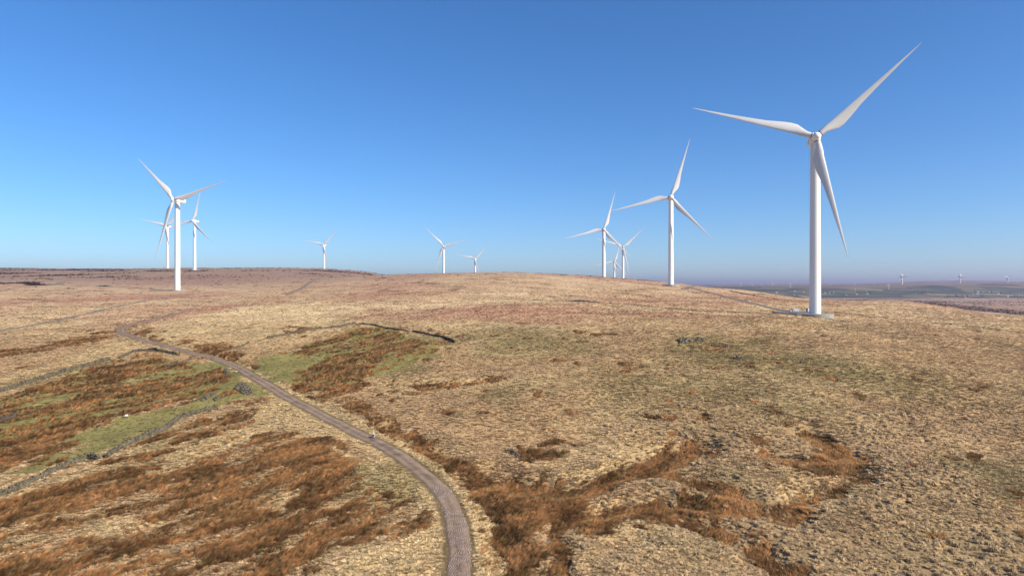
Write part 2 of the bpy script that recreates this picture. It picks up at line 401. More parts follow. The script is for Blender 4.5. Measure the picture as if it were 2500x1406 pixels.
def cover(x, y):
    """how much rush, green, pale, red and peat at world points"""
    wx = (fbm(x / 6.0, y / 6.0, 3, 2.2) - 0.5) * 7 * np.clip(y / 140, .6, 3); wy = (fbm(x / 6.0, y / 6.0, 3, 7.9) - 0.5) * 9 * np.clip(y / 140, .6, 3)
    X, Y = x + wx, y + wy
    a = (x * D1[0] + y * D1[1]); b = (x * D2[0] + y * D2[1])
    g = fbm(a / 13.0, b / 3.6, 4, 4.4); g2 = fbm(a / 4.5, b / 1.3, 3, 12.4)
    g = (g * 0.58 + g2 * 0.42 - 0.5) * 2.3 + 0.5
    rush = np.zeros(x.shape)
    for c, p in RUSH_W:
        m = in_poly(X, Y, p)
        rush = np.where(m, np.maximum(rush, sstep(-0.26, 0.26, c + 0.01 - g)), rush)
    for cx, cy, r in CLUMP_W:
        d = np.hypot((X - cx), (Y - cy) * 0.8)
        rush = np.maximum(rush, sstep(r * 1.3, r * 0.8, d))
    # wet gullies carry a winding band of rush
    for ln, w, dp in GULLY[:8]:
        d, _ = line_dist(x + wx * .5, y + wy * .5, ln, reach=w * 3)
        rush = np.maximum(rush, sstep(w * 1.15, w * 0.35, d + (g - 0.45) * w * 1.6))
    # stray clumps
    st = fbm(x / 7.0, y / 7.0, 2, 21.0)
    rush = np.maximum(rush, sstep(0.80, 0.86, st) * (y < 330))
    pale = np.zeros(x.shape)
    for c, p in PALE_W:
        pale = np.where(in_poly(X, Y, p), np.maximum(pale, c), pale)
    dv, _ = line_dist(x, y, ROAD, reach=8)
    pale = np.maximum(pale, sstep(5.2, 3.6, dv + (fbm(x / 3.0, y / 3.0, 2, 77.0) - 0.5) * 2.5) * (y < 230))
    rush = rush * (1 - 0.9 * (pale > 0.75))
    green = np.zeros(x.shape)
    gg = fbm(x / 8.0, y / 8.0, 3, 31.0)
    for c, p in GREEN_W:
        if c > 0.95:
            green = np.where(in_poly(X, Y, p), np.maximum(green, c * sstep(0.22, 0.55, gg + 0.18 * c)), green)
        else:                                   # broad olive tints fade out at their edges
            k = sum(in_poly(X + ox * 4.0, Y + oy * 9.0, p) * 1.0 for ox, oy in ((0, 0), (1, 0), (-1, 0), (0, 1), (0, -1), (1.8, 1.8), (-1.8, -1.8), (1.8, -1.8), (-1.8, 1.8))) / 9.0
            green = np.maximum(green, 0.58 * c * k * sstep(0.15, 0.6, gg + 0.18 * c))
    green = np.maximum(green, 0.38 * sstep(0.58, 0.72, fbm(x / 30.0, y / 30.0, 3, 40.0)) * (1 - sstep(260, 420, y)))
    red = np.zeros(x.shape)
    for c, p in RED_W:
        red = np.where(in_poly(X, Y, p), np.maximum(red, c), red)
    red = red * sstep(0.3, 0.6, fbm(x / 60., y / 60., 3, 51.)) + 0.75 * sstep(0.5, 0.66, fbm(x / 110.0, y / 90.0, 3, 61.0)) * sstep(260, 520, y)
    peat = np.zeros(x.shape)
    for ln, w in PEAT_W:
        d, _ = line_dist(x + (fbm(x / 5.0, y / 5.0, 2, 61.0) - 0.5) * 5 * (w < 1), y + (fbm(x / 5.0, y / 5.0, 2, 67.0) - 0.5) * 5 * (w < 1), ln, reach=w * 3 + 2)
        peat = np.maximum(peat, sstep(w * 1.35, w * 0.6, d + (fbm(x / (w * 3 + 1), y / (w * 3 + 1), 2, 3.0) - 0.5) * w * 2.2))
    far_left = sstep(900, 1300, y) * (1 - sstep(-50, 150, x))
    peat = np.maximum(peat, far_left * sstep(0.46, 0.54, fbm(x / 120.0, y / 55.0, 4, 71.0)) * 0.9)
    peat = np.maximum(peat, 0.55 * sstep(0.63, 0.70, fbm(x / 16.0, y / 11.0, 4, 81.0)) * sstep(300, 420, y))
    peat = np.maximum(peat, 0.8 * sstep(0.56, 0.64, fbm(x / 130.0, y / 90.0, 4, 87.0)) * sstep(1000, 1300, y) * sstep(300, 600, x))
    for p in PEAT_SLOPE: peat = np.where(in_poly(x, y, p), np.maximum(peat, 0.8), peat)
    return rush, green, pale, np.clip(red, 0, 1), peat

def gully(x, y):
    z = np.zeros(x.shape)
    x = x + (fbm(x / 5.0, y / 5.0, 2, 61.0) - 0.5) * 5; y = y + (fbm(x / 5.0, y / 5.0, 2, 67.0) - 0.5) * 5
    for ln, w, dp in GULLY:
        d, _ = line_dist(x, y, ln, reach=w * 3.2)
        z = np.maximum(z, 1.35 * dp * np.exp(-(d / (w * 1.15)) ** 2))
    return z

def RS(x, y):
    """1 on the right slope, where the grass grows in separate hummocks"""
    return sstep(4, 26, x - 0.06 * y) * (1 - sstep(118, 200, y)) * (0.15 + 0.85 * sstep(0.38, 0.56, fbm(x / 18.0, y / 18.0, 3, 160.0)))

def road_clear(x, y):
    d = np.full(x.shape, 1e9)
    for ln, _, hw in LINES:
        q, _v = line_dist(x, y, ln, reach=14)
        d = np.minimum(d, q - hw)
    return d

def z_ground(x, y):
    x = np.asarray(x, float); y = np.asarray(y, float); sh = x.shape; x = x.ravel(); y = y.ravel()
    z = z_base(x, y) - gully(x, y)
    for ln, lz, hw in LINES:
        d, v = line_dist(x, y, ln, lz, reach=hw * 3 + 6)
        k = 1 - sstep(hw + 0.35, hw * 2.2 + 2.0, d)
        z = z * (1 - k) + (v - 0.10) * k
    m = in_poly(x, y, PAD1)
    z = np.where(m, np.minimum(z, PAD1_Z - 0.6), z)
    return z.reshape(sh)
def zg(x, y): return float(z_ground(np.array([x]), np.array([y]))[0])

# ------------------------------------------------------------------ materials
def new_mat(name):
    m = bpy.data.materials.new(name); m.use_nodes = True
    nt = m.node_tree; b = nt.nodes['Principled BSDF']
    b.inputs['Specular IOR Level'].default_value = 0.25
    return m, nt, b
def N(nt, t, **kw):
    n = nt.nodes.new(t)
    for k, v in kw.items(): setattr(n, k, v)
    return n
def simple(name, col, rough=0.7, var=0.06, scale=2.0, spec=0.25, bump=0.0, metal=0.0):
    m, nt, b = new_mat(name)
    tc = N(nt, 'ShaderNodeTexCoord'); no = N(nt, 'ShaderNodeTexNoise'); no.inputs['Scale'].default_value = scale; no.inputs['Detail'].default_value = 5
    nt.links.new(tc.outputs['Object'], no.inputs['Vector'])
    mr = N(nt, 'ShaderNodeMapRange'); mr.inputs['From Min'].default_value = 0.3; mr.inputs['From Max'].default_value = 0.7
    mr.inputs['To Min'].default_value = 1 - var; mr.inputs['To Max'].default_value = 1 + var
    nt.links.new(no.outputs['Fac'], mr.inputs['Value'])
    mx = N(nt, 'ShaderNodeVectorMath', operation='SCALE'); mx.inputs[0].default_value = col[:3]
    nt.links.new(mr.outputs[0], mx.inputs['Scale']); nt.links.new(mx.outputs[0], b.inputs['Base Color'])
    b.inputs['Roughness'].default_value = rough; b.inputs['Specular IOR Level'].default_value = spec; b.inputs['Metallic'].default_value = metal
    if bump:
        bp = N(nt, 'ShaderNodeBump'); bp.inputs['Strength'].default_value = bump; bp.inputs['Distance'].default_value = 0.1
        nt.links.new(no.outputs['Fac'], bp.inputs['Height']); nt.links.new(bp.outputs[0], b.inputs['Normal'])
    return m

def mat_ground():
    m, nt, b = new_mat('moor_ground')
    at_ = N(nt, 'ShaderNodeAttribute'); at_.attribute_name = 'ground_colour'
    geo = N(nt, 'ShaderNodeNewGeometry')
    outs = []
    for sc, lo, hi, det in ((0.9, 0.72, 1.28, 6), (0.11, 0.8, 1.2, 6)):
        no = N(nt, 'ShaderNodeTexNoise'); no.inputs['Scale'].default_value = sc; no.inputs['Detail'].default_value = det; no.inputs['Roughness'].default_value = 0.65
        nt.links.new(geo.outputs['Position'], no.inputs['Vector'])
        mr = N(nt, 'ShaderNodeMapRange'); mr.inputs['From Min'].default_value = 0.3; mr.inputs['From Max'].default_value = 0.7; mr.inputs['To Min'].default_value = lo; mr.inputs['To Max'].default_value = hi
        nt.links.new(no.outputs['Fac'], mr.inputs['Value']); outs.append((no, mr))
    mu = N(nt, 'ShaderNodeMath', operation='MULTIPLY'); nt.links.new(outs[0][1].outputs[0], mu.inputs[0]); nt.links.new(outs[1][1].outputs[0], mu.inputs[1])
    sc = N(nt, 'ShaderNodeVectorMath', operation='SCALE'); nt.links.new(at_.outputs['Color'], sc.inputs[0]); nt.links.new(mu.outputs[0], sc.inputs['Scale'])
    nt.links.new(sc.outputs[0], b.inputs['Base Color'])
    bp = N(nt, 'ShaderNodeBump'); bp.inputs['Strength'].default_value = 0.8; bp.inputs['Distance'].default_value = 0.35
    nt.links.new(outs[0][0].outputs['Fac'], bp.inputs['Height']); nt.links.new(bp.outputs[0], b.inputs['Normal'])
    b.inputs['Roughness'].default_value = 1.0; b.inputs['Specular IOR Level'].default_value = 0.05
    return m

def mat_plant(name, rough=0.85):
    m, nt, b = new_mat(name)
    at_ = N(nt, 'ShaderNodeAttribute'); at_.attribute_name = 'tint'; at_.attribute_type = 'INSTANCER'
    ob = N(nt, 'ShaderNodeAttribute'); ob.attribute_name = 'shade'          # per-blade variation
    mr = N(nt, 'ShaderNodeMapRange'); mr.inputs['To Min'].default_value = 0.75; mr.inputs['To Max'].default_value = 1.25
    nt.links.new(ob.outputs['Fac'], mr.inputs['Value'])
    sc = N(nt, 'ShaderNodeVectorMath', operation='SCALE'); nt.links.new(at_.outputs['Color'], sc.inputs[0]); nt.links.new(mr.outputs[0], sc.inputs['Scale'])
    nt.links.new(sc.outputs[0], b.inputs['Base Color'])
    b.inputs['Roughness'].default_value = rough; b.inputs['Specular IOR Level'].default_value = 0.12
    tr = N(nt, 'ShaderNodeBsdfTranslucent'); nt.links.new(sc.outputs[0], tr.inputs['Color'])
    mi = N(nt, 'ShaderNodeMixShader'); mi.inputs[0].default_value = 0.38
    nt.links.new(b.outputs[0], mi.inputs[1]); nt.links.new(tr.outputs[0], mi.inputs[2])
    nt.links.new(mi.outputs[0], nt.nodes['Material Output'].inputs['Surface'])
    return m

def mat_steel_white():
    m, nt, b = new_mat('turbine_white')
    tc = N(nt, 'ShaderNodeTexCoord'); mp = N(nt, 'ShaderNodeMapping'); mp.inputs['Scale'].default_value = (0.35, 0.35, 0.03)
    no = N(nt, 'ShaderNodeTexNoise'); no.inputs['Scale'].default_value = 1.5; no.inputs['Detail'].default_value = 6
    nt.links.new(tc.outputs['Object'], mp.inputs[0]); nt.links.new(mp.outputs[0], no.inputs['Vector'])
    cr = N(nt, 'ShaderNodeValToRGB'); cr.color_ramp.elements[0].position = 0.3; cr.color_ramp.elements[0].color = (0.60, 0.595, 0.57, 1); cr.color_ramp.elements[1].position = 0.6; cr.color_ramp.elements[1].color = (0.78, 0.78, 0.765, 1)
    nt.links.new(no.outputs['Fac'], cr.inputs[0]); nt.links.new(cr.outputs[0], b.inputs['Base Color'])
    b.inputs['Roughness'].default_value = 0.45; b.inputs['Specular IOR Level'].default_value = 0.4
    return m

M = {}
M['ground'] = mat_ground()
M['grass'] = mat_plant('dry_grass'); M['rush'] = mat_plant('dry_rush'); M['heather'] = mat_plant('heather_twigs')
M['white'] = mat_steel_white(); M['blade'] = simple('blade_shaded_white', (0.56, 0.55, 0.54), 0.5, 0.05, 0.15, spec=0.35)  # blades greyer than the tower white: shade on their faces put into the colour
M['dark'] = simple('dark_opening', (0.03, 0.03, 0.032), 0.6)
M['concrete'] = simple('plinth_concrete', (0.25, 0.235, 0.205), 0.9, 0.15, 0.5, bump=0.2)
M['asphalt'] = simple('hardstanding', (0.14, 0.135, 0.13), 0.95, 0.12, 0.4)
M['gravel'] = simple('track_gravel', (0.16, 0.135, 0.10), 1.0, 0.2, 0.8)
M['gritstone'] = simple('gritstone', (0.105, 0.09, 0.06), 0.95, 0.6, 1.3, bump=0.6)
M['darkstone'] = simple('dark_gritstone', (0.075, 0.06, 0.045), 0.95, 0.4, 1.3, bump=0.6)  # darker gritstone; on the enclosure wall its tone stands in for shadow
M['galv'] = simple('galvanised_steel', (0.45, 0.46, 0.47), 0.45, 0.06, 3, metal=0.5)
M['vanwhite'] = simple('van_paint', (0.45, 0.46, 0.48), 0.3, 0.03, 2, spec=0.5)
M['glass'] = simple('dark_glass', (0.02, 0.025, 0.03), 0.08, 0.02, 1, spec=0.6)
M['tyre'] = simple('tyre_rubber', (0.02, 0.02, 0.02), 0.9)
M['rim'] = simple('wheel_steel', (0.5, 0.5, 0.5), 0.4, metal=0.6)
M['lamp'] = simple('lamp_lens', (0.8, 0.8, 0.78), 0.15, spec=0.6)
M['rearlamp'] = simple('red_lens', (0.5, 0.02, 0.02), 0.2, spec=0.6)
M['orange'] = simple('orange_jacket', (0.75, 0.13, 0.03), 0.8)
M['trouser'] = simple('dark_trousers', (0.02, 0.022, 0.03), 0.9)
M['skin'] = simple('skin', (0.48, 0.29, 0.21), 0.6)
M['helmet'] = simple('white_helmet', (0.75, 0.75, 0.73), 0.35)
M['fleece'] = simple('sheep_fleece', (0.58, 0.54, 0.49), 1.0, 0.15, 6, bump=0.8)
M['blackface'] = simple('black_wool', (0.018, 0.016, 0.015), 0.9)
M['feather'] = simple('black_feathers', (0.012, 0.012, 0.014), 0.6)
M['render_white'] = simple('white_house_wall', (0.52, 0.51, 0.48), 0.9)
M['housestone'] = simple('stone_house_wall', (0.34, 0.30, 0.25), 0.9)
M['slate'] = simple('slate_roof', (0.10, 0.105, 0.12), 0.7)
M['lightroof'] = simple('pale_sheet_roof', (0.32, 0.32, 0.33), 0.5)
M['bark'] = simple('bark', (0.06, 0.045, 0.035), 1.0)
M['leaf'] = simple('dark_conifer', (0.025, 0.04, 0.025), 1.0, 0.3, 0.4)

def mat_road():
    m, nt, b = new_mat('road_surface')
    geo = N(nt, 'ShaderNodeNewGeometry')
    n1 = N(nt, 'ShaderNodeTexNoise'); n1.inputs['Scale'].default_value = 0.35; n1.inputs['Detail'].default_value = 8; n1.inputs['Roughness'].default_value = 0.7
    n2 = N(nt, 'ShaderNodeTexNoise'); n2.inputs['Scale'].default_value = 4.0; n2.inputs['Detail'].default_value = 4
    for n in (n1, n2): nt.links.new(geo.outputs['Position'], n.inputs['Vector'])
    cr = N(nt, 'ShaderNodeValToRGB'); e = cr.color_ramp.elements
    e[0].position = 0.32; e[0].color = (0.125, 0.088, 0.068, 1); e[1].position = 0.56; e[1].color = (0.23, 0.168, 0.125, 1)
    nt.links.new(n1.outputs['Fac'], cr.inputs[0])
    mr = N(nt, 'ShaderNodeMapRange'); mr.inputs['From Min'].default_value = 0.3; mr.inputs['From Max'].default_value = 0.7; mr.inputs['To Min'].default_value = 0.75; mr.inputs['To Max'].default_value = 1.2
    nt.links.new(n2.outputs['Fac'], mr.inputs['Value'])
    sc = N(nt, 'ShaderNodeVectorMath', operation='SCALE'); nt.links.new(cr.outputs[0], sc.inputs[0]); nt.links.new(mr.outputs[0], sc.inputs['Scale'])
    ac = N(nt, 'ShaderNodeAttribute'); ac.attribute_name = 'across'
    rut = N(nt, 'ShaderNodeValToRGB'); q = rut.color_ramp.elements; q[0].position = 0.0; q[0].color = (0.80, 0.80, 0.74, 1); q[1].position = 1.0; q[1].color = (0.55, 0.5, 0.42, 1)
    for p_, c_ in ((0.18, (0.86, 0.86, 0.8, 1)), (0.38, (1.12, 1.12, 1.12, 1)), (0.62, (1.14, 1.14, 1.14, 1)), (0.82, (0.9, 0.88, 0.84, 1))):
        q_ = q.new(p_); q_.color = c_
    wob = N(nt, 'ShaderNodeMath', operation='MULTIPLY_ADD'); wob.inputs[1].default_value = 0.5; nt.links.new(n1.outputs['Fac'], wob.inputs[0])
    sb_ = N(nt, 'ShaderNodeMath', operation='SUBTRACT'); sb_.inputs[1].default_value = 0.25; nt.links.new(ac.outputs['Fac'], sb_.inputs[0]); nt.links.new(sb_.outputs[0], wob.inputs[2])
    nt.links.new(wob.outputs[0], rut.inputs[0])
    mm = N(nt, 'ShaderNodeVectorMath', operation='MULTIPLY'); nt.links.new(sc.outputs[0], mm.inputs[0]); nt.links.new(rut.outputs[0], mm.inputs[1])
    nt.links.new(mm.outputs[0], b.inputs['Base Color']); b.inputs['Roughness'].default_value = 0.95; b.inputs['Specular IOR Level'].default_value = 0.1
    bp = N(nt, 'ShaderNodeBump'); bp.inputs['Strength'].default_value = 0.5; bp.inputs['Distance'].default_value = 0.06
    nt.links.new(n2.outputs['Fac'], bp.inputs['Height']); nt.links.new(bp.outputs[0], b.inputs['Normal'])
    return m
M['road'] = mat_road()
M['sett'] = simple('road_setts', (0.225, 0.172, 0.14), 0.9, 0.4, 1.1)

def mat_hills():
    m, nt, b = new_mat('valley_fields')
    geo = N(nt, 'ShaderNodeNewGeometry')
    v = N(nt, 'ShaderNodeTexVoronoi'); v.inputs['Scale'].default_value = 0.0060; v.feature = 'F1'
    mp = N(nt, 'ShaderNodeMapping'); mp.inputs['Scale'].default_value = (1, 0.55, 0)
    nt.links.new(geo.outputs['Position'], mp.inputs[0]); nt.links.new(mp.outputs[0], v.inputs['Vector'])
    sp = N(nt, 'ShaderNodeSeparateColor'); nt.links.new(v.outputs['Color'], sp.inputs[0])
    cr = N(nt, 'ShaderNodeValToRGB'); e = cr.color_ramp.elements
    e[0].position = 0.0; e[0].color = (0.03, 0.045, 0.018, 1); e[1].position = 1.0; e[1].color = (0.21, 0.18, 0.085, 1)
    k = e.new(0.45); k.color = (0.05, 0.065, 0.024, 1); k = e.new(0.7); k.color = (0.12, 0.11, 0.05, 1)
    nt.links.new(sp.outputs[0], cr.inputs[0])
    n1 = N(nt, 'ShaderNodeTexNoise'); n1.inputs['Scale'].default_value = 0.0016; n1.inputs['Detail'].default_value = 7; nt.links.new(geo.outputs['Position'], n1.inputs['Vector'])
    z = N(nt, 'ShaderNodeSeparateXYZ'); nt.links.new(geo.outputs['Position'], z.inputs[0])
    # moor grass on the tops, fields below
    ad = N(nt, 'ShaderNodeMath', operation='MULTIPLY_ADD'); ad.inputs[1].default_value = 90.0; nt.links.new(n1.outputs['Fac'], ad.inputs[0]); nt.links.new(z.outputs['Z'], ad.inputs[2])
    mr = N(nt, 'ShaderNodeMapRange'); mr.inputs['From Min'].default_value = 45; mr.inputs['From Max'].default_value = 68; nt.links.new(ad.outputs[0], mr.inputs['Value'])
    mx = N(nt, 'ShaderNodeMix', data_type='RGBA'); mx.inputs['B'].default_value = (0.17, 0.12, 0.075, 1)
    nt.links.new(mr.outputs[0], mx.inputs['Factor']); nt.links.new(cr.outputs[0], mx.inputs['A'])
    # dark hedges and tree lines along the field edges
    v2 = N(nt, 'ShaderNodeTexVoronoi'); v2.feature = 'DISTANCE_TO_EDGE'; v2.inputs['Scale'].default_value = 0.0060; nt.links.new(mp.outputs[0], v2.inputs['Vector'])
    mh = N(nt, 'ShaderNodeMapRange'); mh.inputs['From Min'].default_value = 0.05; mh.inputs['From Max'].default_value = 0.03; mh.inputs['To Max'].default_value = 0.75; nt.links.new(v2.outputs['Distance'], mh.inputs['Value'])
    mxh = N(nt, 'ShaderNodeMix', data_type='RGBA'); mxh.inputs['B'].default_value = (0.02, 0.024, 0.014, 1)
    nt.links.new(mh.outputs[0], mxh.inputs['Factor']); nt.links.new(cr.outputs[0], mxh.inputs['A'])
    nt.links.new(mxh.outputs['Result'], mx.inputs['A'])
    # woods: dark irregular blotches
    n2 = N(nt, 'ShaderNodeTexNoise'); n2.inputs['Scale'].default_value = 0.004; n2.inputs['Detail'].default_value = 8; nt.links.new(mp.outputs[0], n2.inputs['Vector'])
    mr2 = N(nt, 'ShaderNodeMapRange'); mr2.inputs['From Min'].default_value = 0.58; mr2.inputs['From Max'].default_value = 0.63; nt.links.new(n2.outputs['Fac'], mr2.inputs['Value'])
    mx2 = N(nt, 'ShaderNodeMix', data_type='RGBA'); mx2.inputs['B'].default_value = (0.018, 0.024, 0.014, 1)
    nt.links.new(mr2.outputs[0], mx2.inputs['Factor']); nt.links.new(mx.outputs['Result'], mx2.inputs['A'])
    nt.links.new(mx2.outputs['Result'], b.inputs['Base Color']); b.inputs['Roughness'].default_value = 1.0; b.inputs['Specular IOR Level'].default_value = 0.03
    return m
M['hills'] = mat_hills()

# ------------------------------------------------------------------ moorland sheet
C_PALE = np.array([0.59, 0.46, 0.265]); C_TAN = np.array([0.485, 0.345, 0.20]); C_RED = np.array([0.44, 0.265, 0.165])
C_RUSH = np.array([0.34, 0.165, 0.064]); C_GREEN = np.array([0.175, 0.168, 0.05]); C_PEAT = np.array([0.075, 0.045, 0.03]); C_OLIVE = np.array([0.245, 0.207, 0.078])
def mix(a, b, k): return a * (1 - k[:, None]) + b * k[:, None]
def ground_colour(x, y, rush, green, pale, red, peat):
    n = fbm(x / 24.0, y / 24.0, 4, 90.0)
    c = mix(np.tile(C_TAN, (len(x), 1)), C_PALE, np.clip(pale * 0.8 + sstep(0.45, 0.65, n) * 0.6, 0, 1))
    c = mix(c, C_RED, red)
    c = mix(c, mix(np.tile(C_OLIVE * 0.8, (len(x), 1)), C_GREEN, sstep(0.62, 0.85, green)), np.clip(green * 1.5, 0, 1) * 0.85)
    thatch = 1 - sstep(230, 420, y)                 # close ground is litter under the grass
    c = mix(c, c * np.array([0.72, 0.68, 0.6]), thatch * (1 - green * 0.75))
    c = mix(c, np.array([0.23, 0.16, 0.09]), 0.7 * RS(x, y) * (1 - green))
    c = mix(c, np.array([0.12, 0.065, 0.028]), rush * (0.65 + 0.2 * (1 - thatch)))
    c = mix(c, C_PEAT, peat)
    far = sstep(620, 1150, y) * (0.45 + 0.55 * sstep(60, -60, x) + 0.3 * sstep(900, 1500, y))
    far = np.clip(far, 0, 1)
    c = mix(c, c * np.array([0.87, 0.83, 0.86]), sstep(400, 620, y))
    c = mix(c, np.array([0.215, 0.145, 0.11]) * np.ones_like(c), far * (1 - peat) * 0.85)
    return c

def graded_sheet(s_vals, y_vals):
    S, Y = np.meshgrid(s_vals, y_vals); X = S * np.maximum(Y, 60.0)
    return X, Y
s_vals = np.concatenate([np.linspace(-2.2, -0.9, 24)[:-1], np.linspace(-0.9, 0.9, 680), np.linspace(0.9, 2.2, 24)[1:]])
y_vals = np.concatenate([np.linspace(-40, 58, 15)[:-1], np.exp(np.linspace(math.log(58), math.log(3150), 650))])
X, Y = graded_sheet(s_vals, y_vals)
nr, nc = X.shape
xf, yf = X.ravel(), Y.ravel()
zf = z_ground(xf, yf)
rush, green, pale, red, peat = cover(xf, yf)
zf = zf - peat * np.where(yf < 800, 0.5, 1.0) * (yf > 250) - rush * 0.25 * (yf < 300) - peat * 0.3 * (yf <= 250)
gc = ground_colour(xf, yf, rush, green, pale, red, peat)
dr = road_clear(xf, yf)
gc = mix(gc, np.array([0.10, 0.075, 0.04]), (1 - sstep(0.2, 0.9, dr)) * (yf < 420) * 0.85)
I = np.arange(nr * nc).reshape(nr, nc)
quads = np.stack([I[:-1, :-1], I[:-1, 1:], I[1:, 1:], I[1:, :-1]], -1).reshape(-1, 4)
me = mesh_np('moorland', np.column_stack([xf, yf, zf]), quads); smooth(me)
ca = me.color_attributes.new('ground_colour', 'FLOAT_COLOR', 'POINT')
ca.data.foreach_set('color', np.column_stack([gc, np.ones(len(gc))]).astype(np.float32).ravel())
tag(mesh_obj('moorland', me, M['ground']), 'rolling moorland ground of straw and rust coloured grass', kind='structure')

# far side of the valley
s2 = np.linspace(-1.6, 1.6, 420); y2 = np.exp(np.linspace(math.log(2700), math.log(38000), 260))
X2, Y2 = graded_sheet(s2, y2); x2, yy2 = X2.ravel(), Y2.ravel()
z2 = z_far(x2, yy2) - 1.5 - 6 * (1 - sstep(2700, 3050, yy2))
I = np.arange(X2.size).reshape(X2.shape)
me = mesh_np('distant_hills', np.column_stack([x2, yy2, z2]), np.stack([I[:-1, :-1], I[:-1, 1:], I[1:, 1:], I[1:, :-1]], -1).reshape(-1, 4)); smooth(me)
tag(mesh_obj('distant_hills', me, M['hills']), 'hazy far hills with fields across the valley', kind='structure')

# ------------------------------------------------------------------ roads
def ribbon(name, line, lz, hw, mat, label, up=0.0, cols=11, edge=0.3, crown=0.06):
    line = np.asarray(line); t = np.gradient(line, axis=0); t /= np.hypot(t[:, 0], t[:, 1])[:, None] + 1e-9
    nx, ny = t[:, 1], -t[:, 0]
    V = []
    for i in range(len(line)):
        wl = hw + edge * (vnoise(i * 0.35, 3.1) - 0.5) * 2; wr = hw + edge * (vnoise(i * 0.35, 9.7) - 0.5) * 2
        for k in range(cols):
            f = k / (cols - 1) * 2 - 1; w = (wl if f < 0 else wr) * f
            z = lz[i] + up - crown * f * f
            if k in (0, cols - 1): z -= 0.22
            V.append((line[i, 0] + nx[i] * w, line[i, 1] + ny[i] * w, z))
    I = np.arange(len(V)).reshape(len(line), cols)
    me = mesh_np(name, V, np.stack([I[:-1, :-1], I[1:, :-1], I[1:, 1:], I[:-1, 1:]], -1).reshape(-1, 4)); smooth(me)
    aa_ = me.attributes.new('across', 'FLOAT', 'POINT'); aa_.data.foreach_set('value', np.tile(np.abs(np.linspace(-1, 1, cols)), len(line)).astype(np.float32))
    bm = bmesh.new(); bm.from_mesh(me); bmesh.ops.recalc_face_normals(bm, faces=bm.faces)
    if sum(f.normal.z for f in bm.faces) < 0: bmesh.ops.reverse_faces(bm, faces=bm.faces)
    bm.to_mesh(me); bm.free()
    return tag(mesh_obj(name, me, mat), label, kind='structure')
road_o = ribbon('road', ROAD, ROAD_Z, ROAD_HW, M['road'], 'narrow winding stone-paved moorland road')
ribbon('road', UPPER, UPPER_Z, 3.0, M['road'], 'distant stretch of the road climbing the hill', up=0.1)
ribbon('track', TRK_L, TRK_LZ, 1.6, M['gravel'], 'thin grey gravel track leading to the left turbine', up=0.15)
ribbon('track', TRK_R, TRK_RZ, 2.4, M['gravel'], 'grey gravel track running down to the vans', up=0.25)
ribbon('track', TRK_S, TRK_SZ, 1.1, M['gravel'], 'short gravel track below the nearest plinth', up=0.18)

# setts of the near road: real stones, too small to pick apart, joined
def setts():
    V = []; F = []
    d = np.concatenate([[0], np.cumsum(np.hypot(*np.diff(ROAD, axis=0).T))])
    t = np.gradient(ROAD, axis=0); t /= np.hypot(t[:, 0], t[:, 1])[:, None]
    s = 0.0; row = 0
    while s < 48:
        px, py = np.interp(s, d, ROAD[:, 0]), np.interp(s, d, ROAD[:, 1]); pz = np.interp(s, d, ROAD_Z)
        tx, ty = np.interp(s, d, t[:, 0]), np.interp(s, d, t[:, 1]); nx, ny = ty, -tx
        w = -1.55 + random.uniform(0, 0.25)
        while w < 1.55:
            sw = random.uniform(0.16, 0.36)
            js = random.uniform(-.11, .11); cx, cy = px + nx * (w + sw / 2) + tx * js, py + ny * (w + sw / 2) + ty * js
            if vnoise(cx * 0.35, cy * 0.35, 5.0) < 0.34 + 0.6 * sstep(22, 48, s) or abs(w) > 1.25 and random.random() < .5: w += sw + 0.05; continue
            h = pz - 0.06 * (w / ROAD_HW) ** 2 + random.uniform(0.012, 0.045)
            hl, hs = 0.125 * random.uniform(.8, 1.1), sw / 2 * random.uniform(.85, .98)
            b = len(V)
            for q, zz in ((1.0, -0.1), (0.82, 0.0)):
                for a1, a2 in ((-1, -1), (1, -1), (1, 1), (-1, 1)):
                    V.append((cx + tx * hl * a1 * q + nx * hs * a2 * q, cy + ty * hl * a1 * q + ny * hs * a2 * q, h + zz + random.uniform(-.01, .01) * (zz == 0)))
            F += [(b + 4, b + 7, b + 6, b + 5)] + [(b + i, b + 4 + i, b + 4 + (i + 1) % 4, b + (i + 1) % 4) for i in range(4)]
            w += sw + 0.05
        s += random.uniform(0.24, 0.36); row += 1
    me = mesh_np('setts', V, F)
    o = mesh_obj('setts', me, M['sett'], road_o); o['kind'] = 'stuff'
setts()

